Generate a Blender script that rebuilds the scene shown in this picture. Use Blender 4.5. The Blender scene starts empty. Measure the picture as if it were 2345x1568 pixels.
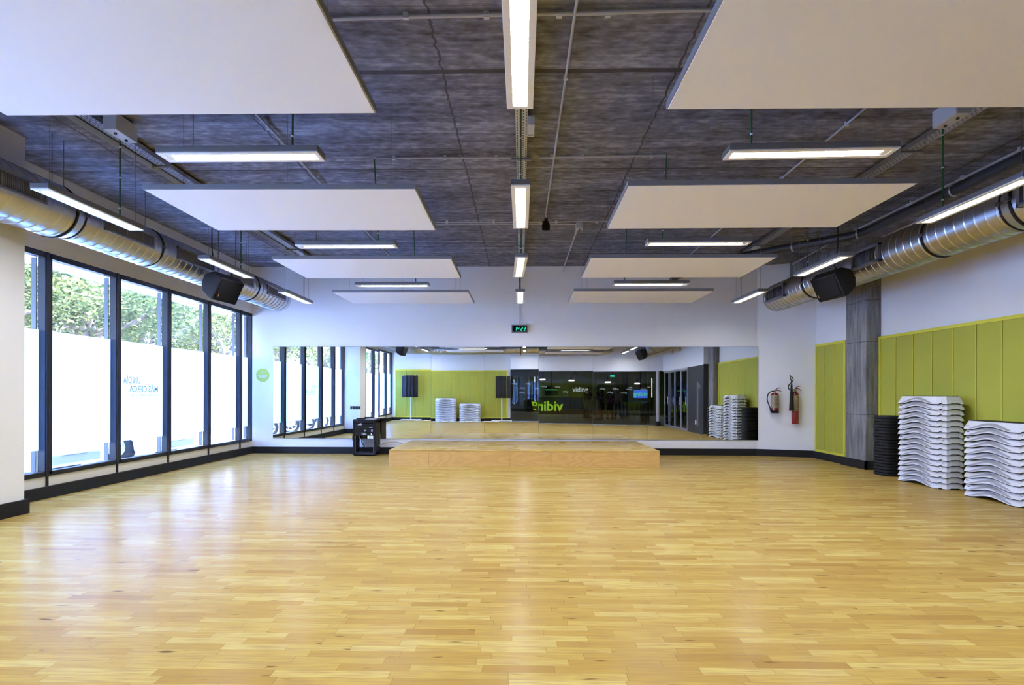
import bpy, math, random
from mathutils import Vector, Matrix, Euler
R = math.radians
random.seed(7)
SC = bpy.context.scene
COL = SC.collection

# ------------------------------------------------------------------ camera
F_PX, HOR, YAW, ROLL, EYE = 1247.4, 902.1, .0171, .0023, 1.315
fw = Vector((-math.sin(YAW), math.cos(YAW), 0)); rt = Vector((math.cos(YAW), math.sin(YAW), 0)); up = Vector((0, 0, 1))
r2 = rt * math.cos(ROLL) + up * math.sin(ROLL); u2 = up * math.cos(ROLL) - rt * math.sin(ROLL)
cam_data = bpy.data.cameras.new('camera')
cam_data.sensor_fit = 'HORIZONTAL'; cam_data.sensor_width = 36
cam_data.lens = F_PX * 36 / 2345
cam_data.shift_y = (HOR - 784) / 2345
cam_data.clip_end = 300
cam = bpy.data.objects.new('camera', cam_data)
m = Matrix.Identity(4)
for i in range(3):
    m[i][0] = r2[i]; m[i][1] = u2[i]; m[i][2] = -fw[i]
m[2][3] = EYE
cam.matrix_world = m
COL.objects.link(cam)
SC.camera = cam

# ------------------------------------------------------------------ sky, sun, exposure
world = bpy.data.worlds.new('world'); SC.world = world
world.use_nodes = True
wn = world.node_tree.nodes; wl = world.node_tree.links
for n in list(wn): wn.remove(n)
wo = wn.new('ShaderNodeOutputWorld'); wb = wn.new('ShaderNodeBackground'); ws = wn.new('ShaderNodeTexSky')
ws.sky_type = 'NISHITA'; ws.sun_disc = False; ws.sun_elevation = R(58); ws.sun_rotation = R(75)
ws.air_density = 1.2; ws.dust_density = .6
wb.inputs['Strength'].default_value = 2.05
wm = wn.new('ShaderNodeMix'); wm.data_type = 'RGBA'; wm.blend_type = 'MULTIPLY'; wm.inputs[0].default_value = 1; wm.inputs[7].default_value = (.79, .86, 1.38, 1)
wl.new(ws.outputs[0], wm.inputs[6]); wl.new(wm.outputs[2], wb.inputs[0]); wl.new(wb.outputs[0], wo.inputs[0])
sun = bpy.data.lights.new('sun', 'SUN'); sun.energy = 7.5; sun.angle = R(.6); sun.color = (1, .95, .84)
so = bpy.data.objects.new('sun', sun); so.rotation_euler = Euler((0, R(38), R(-12))); COL.objects.link(so)
LAMP_E = 11.8
SC.view_settings.view_transform = 'Standard'; SC.view_settings.look = 'None'
SC.view_settings.exposure = 3.0; SC.view_settings.gamma = 1; SC.view_settings.use_curve_mapping = False
SC.cycles.max_bounces = 10; SC.cycles.diffuse_bounces = 6; SC.cycles.glossy_bounces = 5
SC.cycles.transmission_bounces = 6; SC.cycles.transparent_max_bounces = 12
SC.cycles.sample_clamp_indirect = 2.5; SC.cycles.caustics_reflective = False; SC.cycles.caustics_refractive = False
SC.cycles.use_denoising = True
SC.cycles.blur_glossy = .5

# ------------------------------------------------------------------ materials
MATS = {}
def nt(name):
    mt = bpy.data.materials.new(name); mt.use_nodes = True
    return mt, mt.node_tree.nodes, mt.node_tree.links, mt.node_tree.nodes['Principled BSDF']
def pm(name, col, rough=.5, metal=0, spec=.5, bump=0, bscale=60, var=0, vscale=4, emit=None, es=1, coat=0, stretch=(1, 1, 1)):
    mt, n, l, b = nt(name)
    b.inputs['Base Color'].default_value = (*col, 1); b.inputs['Roughness'].default_value = rough
    b.inputs['Metallic'].default_value = metal; b.inputs['Specular IOR Level'].default_value = spec
    b.inputs['Coat Weight'].default_value = coat
    tc = n.new('ShaderNodeTexCoord'); mp = n.new('ShaderNodeMapping'); mp.inputs['Scale'].default_value = stretch
    l.new(tc.outputs['Object'], mp.inputs[0])
    nz = n.new('ShaderNodeTexNoise'); nz.inputs['Scale'].default_value = vscale; nz.inputs['Detail'].default_value = 5
    l.new(mp.outputs[0], nz.inputs['Vector'])
    mx = n.new('ShaderNodeMix'); mx.data_type = 'RGBA'
    mx.inputs[6].default_value = (*[c * (1 - var) for c in col], 1); mx.inputs[7].default_value = (*[min(1, c * (1 + var)) for c in col], 1)
    l.new(nz.outputs[0], mx.inputs[0]); l.new(mx.outputs[2], b.inputs['Base Color'])
    if bump:
        n2 = n.new('ShaderNodeTexNoise'); n2.inputs['Scale'].default_value = bscale; n2.inputs['Detail'].default_value = 3
        l.new(mp.outputs[0], n2.inputs['Vector'])
        bp = n.new('ShaderNodeBump'); bp.inputs['Strength'].default_value = bump; bp.inputs['Distance'].default_value = .01
        l.new(n2.outputs[0], bp.inputs['Height']); l.new(bp.outputs[0], b.inputs['Normal'])
    if emit:
        b.inputs['Emission Color'].default_value = (*emit, 1); b.inputs['Emission Strength'].default_value = es
    MATS[name] = mt
    return mt
def glass(name, col, refl=1.0, ior=1.5):
    mt = bpy.data.materials.new(name); mt.use_nodes = True; n = mt.node_tree.nodes; l = mt.node_tree.links
    n.clear(); o = n.new('ShaderNodeOutputMaterial'); t = n.new('ShaderNodeBsdfTransparent'); g = n.new('ShaderNodeBsdfGlossy')
    fr = n.new('ShaderNodeFresnel'); fr.inputs[0].default_value = ior
    mu = n.new('ShaderNodeMath'); mu.operation = 'MULTIPLY'; mu.inputs[1].default_value = refl
    mx = n.new('ShaderNodeMixShader'); t.inputs[0].default_value = (*col, 1); g.inputs['Roughness'].default_value = .01
    l.new(fr.outputs[0], mu.inputs[0]); l.new(mu.outputs[0], mx.inputs[0]); l.new(t.outputs[0], mx.inputs[1]); l.new(g.outputs[0], mx.inputs[2]); l.new(mx.outputs[0], o.inputs[0])
    MATS[name] = mt
    return mt
def film(name, col, clear=.06):
    mt = bpy.data.materials.new(name); mt.use_nodes = True; n = mt.node_tree.nodes; l = mt.node_tree.links
    n.clear(); o = n.new('ShaderNodeOutputMaterial'); t = n.new('ShaderNodeBsdfTranslucent'); d = n.new('ShaderNodeBsdfDiffuse'); tr = n.new('ShaderNodeBsdfTransparent')
    t.inputs[0].default_value = (*col, 1); d.inputs[0].default_value = (.09, .10, .11, 1)
    a = n.new('ShaderNodeAddShader'); mx = n.new('ShaderNodeMixShader'); mx.inputs[0].default_value = clear
    l.new(t.outputs[0], a.inputs[0]); l.new(d.outputs[0], a.inputs[1]); l.new(a.outputs[0], mx.inputs[1]); l.new(tr.outputs[0], mx.inputs[2]); l.new(mx.outputs[0], o.inputs[0])
    MATS[name] = mt
    return mt
class NB:
    """small node helper"""
    def __init__(s, mt): s.n = mt.node_tree.nodes; s.l = mt.node_tree.links
    def put(s, sock, v):
        if isinstance(v, (int, float)): sock.default_value = v
        elif isinstance(v, tuple): sock.default_value = v
        else: s.l.new(v, sock)
    def m(s, op, a, b=0.0, c=None):
        q = s.n.new('ShaderNodeMath'); q.operation = op; s.put(q.inputs[0], a); s.put(q.inputs[1], b)
        if c is not None: s.put(q.inputs[2], c)
        return q.outputs[0]
    def noise(s, vec, scale, detail=3, dim='3D'):
        q = s.n.new('ShaderNodeTexNoise'); q.noise_dimensions = dim; s.l.new(vec, q.inputs['Vector'])
        q.inputs['Scale'].default_value = scale; q.inputs['Detail'].default_value = detail; return q.outputs[0]
    def white(s, a, b):
        c = s.n.new('ShaderNodeCombineXYZ'); s.put(c.inputs[0], a); s.put(c.inputs[1], b)
        q = s.n.new('ShaderNodeTexWhiteNoise'); q.noise_dimensions = '2D'; s.l.new(c.outputs[0], q.inputs['Vector']); return q.outputs[0]
    def ramp(s, fac, stops):
        q = s.n.new('ShaderNodeValToRGB'); e = q.color_ramp.elements
        while len(e) < len(stops): e.new(.5)
        for k, (p, c) in enumerate(stops): e[k].position = p; e[k].color = (*c, 1)
        s.l.new(fac, q.inputs[0]); return q.outputs[0]
    def mix(s, fac, a, b, typ='MIX'):
        q = s.n.new('ShaderNodeMix'); q.data_type = 'RGBA'; q.blend_type = typ
        s.put(q.inputs[0], fac); s.put(q.inputs[6], a if not isinstance(a, tuple) else (*a, 1)); s.put(q.inputs[7], b if not isinstance(b, tuple) else (*b, 1)); return q.outputs[2]
    def pos(s, scale=(1, 1, 1), loc=(0, 0, 0)):
        t = s.n.new('ShaderNodeTexCoord'); q = s.n.new('ShaderNodeMapping'); q.inputs['Scale'].default_value = scale; q.inputs['Location'].default_value = loc
        s.l.new(t.outputs['Object'], q.inputs[0]); return q.outputs[0]
    def sep(s, v):
        q = s.n.new('ShaderNodeSeparateXYZ'); s.l.new(v, q.inputs[0]); return q.outputs
    def bump(s, h, strength, dist, bsdf):
        q = s.n.new('ShaderNodeBump'); q.inputs['Strength'].default_value = strength; q.inputs['Distance'].default_value = dist
        s.l.new(h, q.inputs['Height']); s.l.new(q.outputs[0], bsdf.inputs['Normal'])

def parquet(name, w=.066, base=.42, rough=.20, tone=1.0, sat=(1, 1, 1)):
    mt, n, l, b = nt(name); h = NB(mt)
    p = h.pos(); x, y, z = h.sep(p)
    ys = h.m('DIVIDE', y, w); row = h.m('FLOOR', ys); fy = h.m('FRACT', ys)
    ro = h.white(row, 3.7); ln = h.m('MULTIPLY_ADD', h.white(row, 9.1), .28, base * .75)
    xs = h.m('DIVIDE', h.m('MULTIPLY_ADD', ro, 5.0, x), ln); cell = h.m('FLOOR', xs); fx = h.m('FRACT', xs)
    rnd = h.white(row, h.m('ADD', cell, 0.5)); rnd2 = h.white(h.m('ADD', row, 77.3), cell)
    col = h.ramp(rnd, [(0, (.50, .30, .065)), (.07, (.60, .39, .09)), (.45, (.68, .475, .115)), (.75, (.73, .53, .14)), (1, (.82, .65, .21))])
    off = n.new('ShaderNodeCombineXYZ'); h.put(off.inputs[0], h.m('MULTIPLY_ADD', rnd2, 40.0, x)); h.put(off.inputs[1], y)
    def st(sx, sy):
        q = n.new('ShaderNodeMapping'); q.inputs['Scale'].default_value = (sx, sy, 1); l.new(off.outputs[0], q.inputs[0]); return q.outputs[0]
    g1 = h.noise(st(3, 40), 1.6, 6); g2 = h.noise(st(8, 200), 1.5, 3); kn = h.noise(st(5, 22), 1.0, 1)
    col = h.mix(h.m('MULTIPLY', h.m('SUBTRACT', g1, .42), 2.2), col, (.46, .26, .10))
    col = h.mix(h.m('MULTIPLY', g2, .18), col, (.40, .22, .09))
    kf = h.m('MULTIPLY', h.m('MAXIMUM', h.m('SUBTRACT', kn, .70), 0.0), 10.0)
    col = h.mix(h.m('MINIMUM', kf, .85), col, (.12, .045, .015))
    gy = h.m('LESS_THAN', h.m('MINIMUM', fy, h.m('SUBTRACT', 1.0, fy)), .018)
    gx = h.m('LESS_THAN', h.m('MINIMUM', fx, h.m('SUBTRACT', 1.0, fx)), .0028)
    gap = h.m('MAXIMUM', h.m('MULTIPLY', gy, .35), h.m('MULTIPLY', gx, .6))
    col = h.mix(gap, col, (.22, .11, .04))
    col = h.mix(1.0, col, tuple(tone * s for s in sat), 'MULTIPLY')
    l.new(col, b.inputs['Base Color'])
    rg = h.m('MULTIPLY_ADD', h.noise(p, 1.7, 3), .10, rough - .05); l.new(rg, b.inputs['Roughness'])
    hb = h.m('SUBTRACT', h.m('MULTIPLY', rnd, .12), gap); h.bump(hb, .15, .0006, b)
    # lacquer: diffuse wood under a weak fresnel sheen
    b.inputs['Specular IOR Level'].default_value = 0
    gl = n.new('ShaderNodeBsdfGlossy'); l.new(h.m('ADD', rg, .03), gl.inputs['Roughness']); l.new(b.inputs['Normal'].links[0].from_socket, gl.inputs['Normal'])
    fr = n.new('ShaderNodeFresnel'); fr.inputs['IOR'].default_value = 1.22; ms = n.new('ShaderNodeMixShader'); l.new(h.m('MULTIPLY', fr.outputs[0], .46), ms.inputs[0])
    l.new(b.outputs[0], ms.inputs[1]); l.new(gl.outputs[0], ms.inputs[2]); l.new(ms.outputs[0], n['Material Output'].inputs['Surface'])
    MATS[name] = mt; return mt

def veneer(name, dark, light, rough=.35):
    mt, n, l, b = nt(name); h = NB(mt)
    p = h.pos((.55, 3, 2.4)); q = h.noise(p, 1.3, 2); q2 = h.noise(h.pos((2, 30, 60)), 2.0, 4)
    ring = h.m('FRACT', h.m('MULTIPLY', q, 14.0)); ring = h.m('ABSOLUTE', h.m('SUBTRACT', ring, .5))
    c = h.mix(h.m('MULTIPLY', ring, .9), light, dark); c = h.mix(h.m('MULTIPLY', q2, .35), c, dark)
    l.new(c, b.inputs['Base Color']); b.inputs['Roughness'].default_value = rough; MATS[name] = mt; return mt

def concrete_ceiling(name):
    mt, n, l, b = nt(name); h = NB(mt)
    p = h.pos(); x, y, z = h.sep(p)
    big = h.noise(h.pos((.55, 1.6, 1)), 1.6, 8); plank = h.noise(h.pos((.9, 11, 1)), 2.1, 5); fine = h.noise(h.pos((3, 30, 1)), 6, 4); grain = h.noise(h.pos((2.2, 4.2, 1)), 4, 10)
    board = h.white(h.m('FLOOR', h.m('DIVIDE', y, .116)), 4.4)
    v = h.m('ADD', h.m('MULTIPLY', plank, .24), h.m('ADD', h.m('MULTIPLY', grain, .42), h.m('ADD', h.m('MULTIPLY', big, .26), h.m('MULTIPLY', board, .08))))
    col = h.ramp(v, [(.36, (.050, .047, .055)), (.44, (.115, .113, .135)), (.53, (.185, .188, .23)), (.66, (.37, .385, .47))])
    sp = h.m('GREATER_THAN', h.m('MULTIPLY', fine, h.noise(h.pos((1, 4, 1)), 3, 2)), .395)
    col = h.mix(h.m('MULTIPLY', sp, .5), col, (.06, .055, .055))
    wob = h.m('MULTIPLY', h.m('SUBTRACT', h.noise(h.pos((1.5, 1.5, 1)), 3, 4), .5), .05)
    lines = None
    for yy, ww, st in [(2.7, .012, .7), (4.70, .030, .85), (6.74, .012, .8), (6.80, .006, .6), (8.62, .010, .6), (10.80, .016, .9), (.65, .015, .8), (5.2, .004, .4), (5.75, .004, .5), (3.9, .005, .4), (7.75, .005, .4), (9.7, .005, .5), (6.2, .004, .4), (4.2, .004, .4), (3.3, .005, .5), (7.3, .004, .45), (8.1, .004, .4), (9.2, .004, .4), (10.3, .004, .45), (2.2, .004, .4)]:
        d = h.m('ABSOLUTE', h.m('SUBTRACT', h.m('ADD', y, h.m('MULTIPLY', wob, .25)), yy)); t = h.m('MULTIPLY', h.m('LESS_THAN', d, ww), st)
        lines = t if lines is None else h.m('MAXIMUM', lines, t)
    wv = h.m('MULTIPLY', h.m('SUBTRACT', h.noise(h.pos((1, 4, 1)), 3.5, 9), .5), .075)
    for xx in (-4.73, -2.71, -.69, 1.33, 3.35, 5.37):
        d = h.m('ABSOLUTE', h.m('SUBTRACT', h.m('ADD', x, wv), xx)); t = h.m('MULTIPLY', h.m('LESS_THAN', d, h.m('MULTIPLY', grain, .019)), .8); lines = h.m('MAXIMUM', lines, t)
    col = h.mix(lines, col, (.035, .032, .03))
    l.new(col, b.inputs['Base Color']); b.inputs['Roughness'].default_value = .8
    hh = h.m('SUBTRACT', h.m('ADD', h.m('MULTIPLY', plank, .5), h.m('MULTIPLY', board, .25)), lines); h.bump(hh, .5, .012, b)
    MATS[name] = mt; return mt
def concrete_wall(name, lo=.09, hi=.36):
    mt, n, l, b = nt(name); h = NB(mt)
    p = h.pos(); x, y, z = h.sep(p)
    a = h.noise(h.pos((9, 9, .9)), 2.2, 6); s = h.noise(h.pos((1, 1, 1)), 40, 3); g = h.noise(h.pos((1, 1, .6)), 2, 4)
    v = h.m('ADD', h.m('MULTIPLY', a, .5), h.m('ADD', h.m('MULTIPLY', g, .3), h.m('MULTIPLY', s, .2)))
    col = h.ramp(v, [(.35, (lo, lo * .98, lo * .97)), (.52, ((lo + hi) / 2,) * 3), (.68, (hi, hi * .98, hi * .96))])
    ln = None
    for zz in (.98, 2.28, 3.0):
        d = h.m('LESS_THAN', h.m('ABSOLUTE', h.m('SUBTRACT', h.m('ADD', z, h.m('MULTIPLY', g, .03)), zz)), .007); ln = d if ln is None else h.m('MAXIMUM', ln, d)
    col = h.mix(h.m('MULTIPLY', ln, .7), col, (.05, .05, .05))
    l.new(col, b.inputs['Base Color']); b.inputs['Roughness'].default_value = .75; h.bump(h.m('SUBTRACT', v, ln), .5, .01, b)
    MATS[name] = mt; return mt
def galv(name, base=.52, rough=.29):
    mt, n, l, b = nt(name); h = NB(mt); nz = h.noise(h.pos(), 7, 5)
    l.new(h.mix(nz, (base * .85, base * .87, base * .92), (base * 1.12, base * 1.14, base * 1.2)), b.inputs['Base Color'])
    b.inputs['Roughness'].default_value = rough; b.inputs['Metallic'].default_value = 1; MATS[name] = mt; return mt

parquet('floor_wood', tone=.745, sat=(1, .98, .93)); parquet('stage_wood', w=.075, base=.5, rough=.25, tone=.93)
veneer('stage_veneer', (.52, .29, .075), (.74, .49, .17)); concrete_ceiling('ceiling_concrete'); concrete_wall('column_concrete'); galv('galvanised'); galv('galvanised_dark', .36, .38)
pm('wall_white', (.845, .85, .865), .7, bump=.06, bscale=180, var=.01)
pm('wall_cream', (.84, .79, .66), .7, bump=.05, var=.02)
pm('base_black', (.014, .015, .018), .55, spec=.2, bump=.05, var=.2)
pm('frame_dark', (.016, .018, .023), .45, spec=.3, var=.05); pm('frame_edge', (.10, .11, .12), .35, metal=.6)
glass('window_glass', (.93, .97, .96), .2); glass('lobby_glass', (.80, .82, .80), 1.0)
film('frost_film', (.66, .78, .92)); film('film_green', (.37, .37, .29), .0); film('film_grey', (.47, .45, .38), .0)
mt, n_, l_, b_ = nt('mirror'); b_.inputs['Base Color'].default_value = (.80, .84, .84, 1); b_.inputs['Metallic'].default_value = 1; b_.inputs['Roughness'].default_value = .012; MATS['mirror'] = mt
pm('mirror_edge', (.25, .33, .32), .2)
pm('board_white', (.82, .84, .90), .85, bump=.05, bscale=300, var=.015, vscale=1.5)
pm('panel_edge', (.26, .27, .30), .45, metal=.3); pm('lamp_grey', (.21, .215, .23), .4, metal=.4); pm('lamp_white', (.78, .78, .78), .3)
pm('lamp_glow', (.9, .9, .9), .5, emit=(.97, 1.0, 1.12), es=LAMP_E); pm('lamp_blade', (.92, .92, .9), .3)
pm('wire_steel', (.25, .26, .28), .3, metal=.9); pm('cable_green', (.010, .10, .032), .5); pm('clip_white', (.8, .8, .8), .4)
pm('pipe_grey', (.42, .42, .44), .4, var=.03); pm('pipe_dark', (.03, .033, .042), .35, var=.1); pm('box_grey', (.52, .53, .55), .5)
pm('yellow_frame', (.70, .64, .045), .45, var=.04); pm('yellow_board', (.43, .43, .050), .8, bump=.08, bscale=350, var=.04, vscale=2.5)
pm('yellow_groove', (.30, .24, .02), .7)
pm('step_white', (.70, .72, .76), .38, bump=.03, bscale=150, var=.02); pm('step_grey', (.30, .30, .31), .6, bump=.25, bscale=160); pm('rubber_black', (.010, .011, .014), .6, spec=.25, var=.2)
pm('print_black', (.01, .01, .012), .5); pm('red_paint', (.20, .006, .012), .22, coat=.5); pm('black_plastic', (.008, .008, .010), .5, spec=.25, var=.1); pm('speaker_grille', (.004, .004, .005), .9, spec=.1, bump=.4, bscale=420)
pm('brass', (.45, .33, .14), .35, metal=.9); pm('label_gold', (.34, .27, .15), .5, var=.25, vscale=60); pm('label_ink', (.16, .08, .05), .6)
pm('white_metal', (.75, .76, .77), .35); pm('mat_black', (.014, .015, .019), .8, bump=.15, bscale=200); pm('chrome', (.6, .62, .65), .15, metal=1)
pm('sign_green', (.45, .55, .07), .6); pm('sign_white', (.78, .80, .78), .6); pm('clock_frame', (.16, .16, .17), .4); pm('clock_face', (.003, .005, .006), .6, spec=.05)
pm('digit_glow', (0, .1, .08), .5, emit=(.03, .95, .62), es=.16); pm('orange_print', (.55, .25, .03), .5); pm('paper', (.8, .8, .82), .7)
pm('pouch_black', (.004, .004, .005), .9); pm('led_orange', (.2, .05, 0), .5, emit=(1, .3, .05), es=.3); pm('led_green', (0, .2, 0), .5, emit=(.2, 1, .3), es=.04)
pm('lobby_floor', (.34, .33, .31), .45, var=.1); pm('lobby_green', (.15, .19, .02), .7, var=.05); pm('lobby_dark', (.012, .012, .013), .5); pm('lobby_ceiling', (.30, .30, .31), .9)
pm('letter_glow', (.3, .6, .05), .5, emit=(.42, .75, .02), es=.11); pm('decal_white_glow', (.75, .80, .80), .6, emit=(.6, .7, .7), es=.05); pm('screen_blue', (0, .02, .1), .3, emit=(.08, .20, .95), es=.15)  # white glass lettering also glows faintly, in place of light falling on it
pm('screen_dark', (.004, .004, .01), .2); pm('screen_text', (.1, .6, .1), .3, emit=(.12, .85, .2), es=.16); pm('bulb_glow', (1, 1, 1), .3, emit=(1, .97, .9), es=2.2)
pm('alu', (.45, .47, .50), .35, metal=.8); pm('dark_clad', (.028, .029, .034), .45); pm('clad_number', (.14, .145, .155), .5); pm('duct_tape', (.45, .12, .04), .5)
pm('skin', (.48, .27, .19), .55); pm('cloth_maroon', (.10, .022, .035), .9); pm('cloth_grey', (.34, .33, .30), .9); pm('cloth_white', (.62, .62, .60), .9); pm('cloth_jeans', (.04, .07, .15), .9)
pm('cloth_floral', (.12, .085, .07), .9, var=.7, vscale=30); pm('cloth_dark', (.02, .02, .022), .9); pm('hair_dark', (.02, .012, .008), .7); pm('hair_brown', (.13, .05, .02), .7); pm('shoe', (.02, .02, .02), .6); pm('cloth_red', (.45, .02, .03), .8); pm('cloth_tan', (.30, .24, .16), .9)
pm('pavement', (.62, .60, .57), .8, var=.08, vscale=3, bump=.1, bscale=20); pm('asphalt', (.33, .33, .33), .85, var=.1, vscale=6); pm('kerb', (.55, .54, .52), .8)
pm('facade_beige', (.66, .55, .38), .8, var=.05); pm('facade_grey', (.42, .44, .42), .8, var=.05); pm('facade_window', (.05, .07, .08), .15); pm('slat_pale', (.50, .55, .50), .6); pm('bark', (.14, .10, .07), .9, bump=.5, bscale=25, var=.3); pm('iron', (.02, .02, .02), .5)
pm('bike_blue', (.03, .16, .40), .3, coat=.6); pm('bike_silver', (.5, .5, .52), .3, metal=.7); pm('tyre', (.015, .015, .015), .8); pm('awning_white', (.75, .78, .82), .5); pm('car_white', (.75, .76, .78), .25, coat=.6)
for k_ in ('digit_glow', 'led_orange', 'led_green', 'letter_glow', 'decal_white_glow', 'screen_text'): MATS[k_].cycles.emission_sampling = 'NONE'
MATS['lamp_glow'].cycles.emission_sampling = 'FRONT'
def leafmat(name, a, b2):
    mt = bpy.data.materials.new(name); mt.use_nodes = True; n = mt.node_tree.nodes; l = mt.node_tree.links; n.clear(); h = NB(mt)
    o = n.new('ShaderNodeOutputMaterial'); d = n.new('ShaderNodeBsdfDiffuse'); t = n.new('ShaderNodeBsdfTranslucent'); ad = n.new('ShaderNodeMixShader'); ad.inputs[0].default_value = .45
    g = n.new('ShaderNodeNewGeometry'); c = h.mix(g.outputs['Random Per Island'], a, b2); l.new(c, d.inputs[0]); l.new(c, t.inputs[0]); l.new(d.outputs[0], ad.inputs[1]); l.new(t.outputs[0], ad.inputs[2]); l.new(ad.outputs[0], o.inputs[0]); MATS[name] = mt
leafmat('leaf', (.04, .065, .022), (.27, .25, .09)); leafmat('leaf_dark', (.03, .05, .02), (.15, .16, .06))

# ------------------------------------------------------------------ building helpers
class MB:
    def __init__(s): s.v = []; s.f = []; s.sm = []
    def add(s, vs, fs, smooth=False):
        o = len(s.v); s.v += [Vector(v) for v in vs]; s.f += [tuple(i + o for i in f) for f in fs]; s.sm += [smooth] * len(fs); return s
    def bx(s, x0, x1, y0, y1, z0, z1, M=None):
        vs = [Vector(p) for p in ((x0, y0, z0), (x1, y0, z0), (x1, y1, z0), (x0, y1, z0), (x0, y0, z1), (x1, y0, z1), (x1, y1, z1), (x0, y1, z1))]
        if M: vs = [M @ v for v in vs]
        return s.add(vs, [(0, 3, 2, 1), (4, 5, 6, 7), (0, 1, 5, 4), (1, 2, 6, 5), (2, 3, 7, 6), (3, 0, 4, 7)])
    def cyl(s, p0, p1, r0, r1=None, n=16, cap=True):
        r1 = r0 if r1 is None else r1
        p0 = Vector(p0); p1 = Vector(p1); d = (p1 - p0).normalized(); a = d.orthogonal().normalized(); b = d.cross(a)
        vs = []
        for p, r in ((p0, r0), (p1, r1)):
            for k in range(n):
                t = 2 * math.pi * k / n; vs.append(p + (a * math.cos(t) + b * math.sin(t)) * r)
        s.add(vs, [(k, (k + 1) % n, n + (k + 1) % n, n + k) for k in range(n)], True)
        if cap: s.add(vs[:n], [tuple(range(n))[::-1]]); s.add(vs[n:], [tuple(range(n))])
        return s
    def tube(s, pts, r, n=8, cap=True):
        pts = [Vector(p) for p in pts]; rs = r if isinstance(r, (list, tuple)) else [r] * len(pts)
        prev = None; vs = []
        for i, p in enumerate(pts):
            d = (pts[min(i + 1, len(pts) - 1)] - pts[max(i - 1, 0)]).normalized()
            if prev is None: a = d.orthogonal().normalized()
            else:
                a = prev - d * prev.dot(d); a = a.normalized() if a.length > 1e-6 else d.orthogonal().normalized()
            prev = a; b = d.cross(a)
            for k in range(n):
                t = 2 * math.pi * k / n; vs.append(p + (a * math.cos(t) + b * math.sin(t)) * rs[i])
        fs = [(i * n + k, i * n + (k + 1) % n, (i + 1) * n + (k + 1) % n, (i + 1) * n + k) for i in range(len(pts) - 1) for k in range(n)]
        s.add(vs, fs, True)
        if cap: s.add(vs[:n], [tuple(range(n))[::-1]]); s.add(vs[-n:], [tuple(range(n))])
        return s
    def hose(s, pts, r, n=10, k=5):
        P = [Vector(p) for p in pts]; P = [P[0]] + P + [P[-1]]; out = []
        for i in range(1, len(P) - 2):
            for j in range(k):
                t = j / k; a, b, c, d = P[i - 1], P[i], P[i + 1], P[i + 2]
                out.append(.5 * ((2 * b) + (c - a) * t + (2 * a - 5 * b + 4 * c - d) * t * t + (3 * b - a - 3 * c + d) * t ** 3))
        return s.tube(out + [P[-1]], r, n)
    def lathe(s, prof, M=None, n=24, cap=True):
        M = M or Matrix.Identity(4); vs = []
        for r, z in prof:
            for k in range(n):
                t = 2 * math.pi * k / n; vs.append(M @ Vector((r * math.cos(t), r * math.sin(t), z)))
        fs = [(i * n + k, i * n + (k + 1) % n, (i + 1) * n + (k + 1) % n, (i + 1) * n + k) for i in range(len(prof) - 1) for k in range(n)]
        s.add(vs, fs, True)
        if cap: s.add(vs[:n], [tuple(range(n))[::-1]]); s.add(vs[-n:], [tuple(range(n))])
        return s
    def prism(s, pts, M, d):
        """2-D polygon (a,b) extruded by d along local z of M"""
        n = len(pts); vs = [M @ Vector((a, b, 0)) for a, b in pts] + [M @ Vector((a, b, d)) for a, b in pts]
        return s.add(vs, [tuple(range(n))[::-1], tuple(range(n, 2 * n))] + [(k, (k + 1) % n, n + (k + 1) % n, n + k) for k in range(n)])
    def build(s, name, mat, parent=None, bevel=0, local=False, shade=True):
        off = Vector((0, 0, 0))
        if parent and not local:
            p = parent
            while p: off += p.location; p = p.parent
        me = bpy.data.meshes.new(name); me.from_pydata([tuple(v - off) for v in s.v], [], s.f)
        me.materials.append(MATS[mat] if isinstance(mat, str) else mat)
        me.polygons.foreach_set('use_smooth', s.sm); me.update()
        o = bpy.data.objects.new(name, me); COL.objects.link(o)
        if parent: o.parent = parent
        if bevel:
            md = o.modifiers.new('b', 'BEVEL'); md.width = bevel; md.segments = 2; md.limit_method = 'ANGLE'; md.angle_limit = R(40)
        return o
def tag(o, label=None, cat=None, group=None, kind=None):
    if label: o['label'] = label
    if cat: o['category'] = cat
    if group: o['group'] = group
    if kind: o['kind'] = kind
    return o
def thing(name, label, cat, loc=(0, 0, 0), group=None, kind=None):
    o = bpy.data.objects.new(name, None); o.empty_display_size = .1; o.location = loc; COL.objects.link(o); return tag(o, label, cat, group, kind)
def struct(mb, name, mat, label=None, parent=None, bevel=0):
    o = mb.build(name, mat, parent, bevel)
    if not parent: o['kind'] = 'structure'
    if label: o['label'] = label
    return o
def box(x0, x1, y0, y1, z0, z1): return MB().bx(x0, x1, y0, y1, z0, z1)
KIDS = {}
def copy_tree(o, parent=None):
    c = o.copy(); COL.objects.link(c)
    if parent: c.parent = parent
    for ch in list(o.children): copy_tree(ch, c)
    return c
ORD = ['first', 'second', 'third', 'fourth', 'fifth', 'sixth', 'seventh', 'eighth', 'ninth', 'tenth', 'eleventh', 'twelfth', 'thirteenth', 'fourteenth', 'fifteenth', 'sixteenth', 'seventeenth', 'eighteenth', 'nineteenth', 'twentieth']
def nth_top(i, n):
    return 'topmost' if i == 0 else ('lowest, on the floor' if i == n - 1 else ORD[i] + ' from the top')
FONT = None
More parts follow.
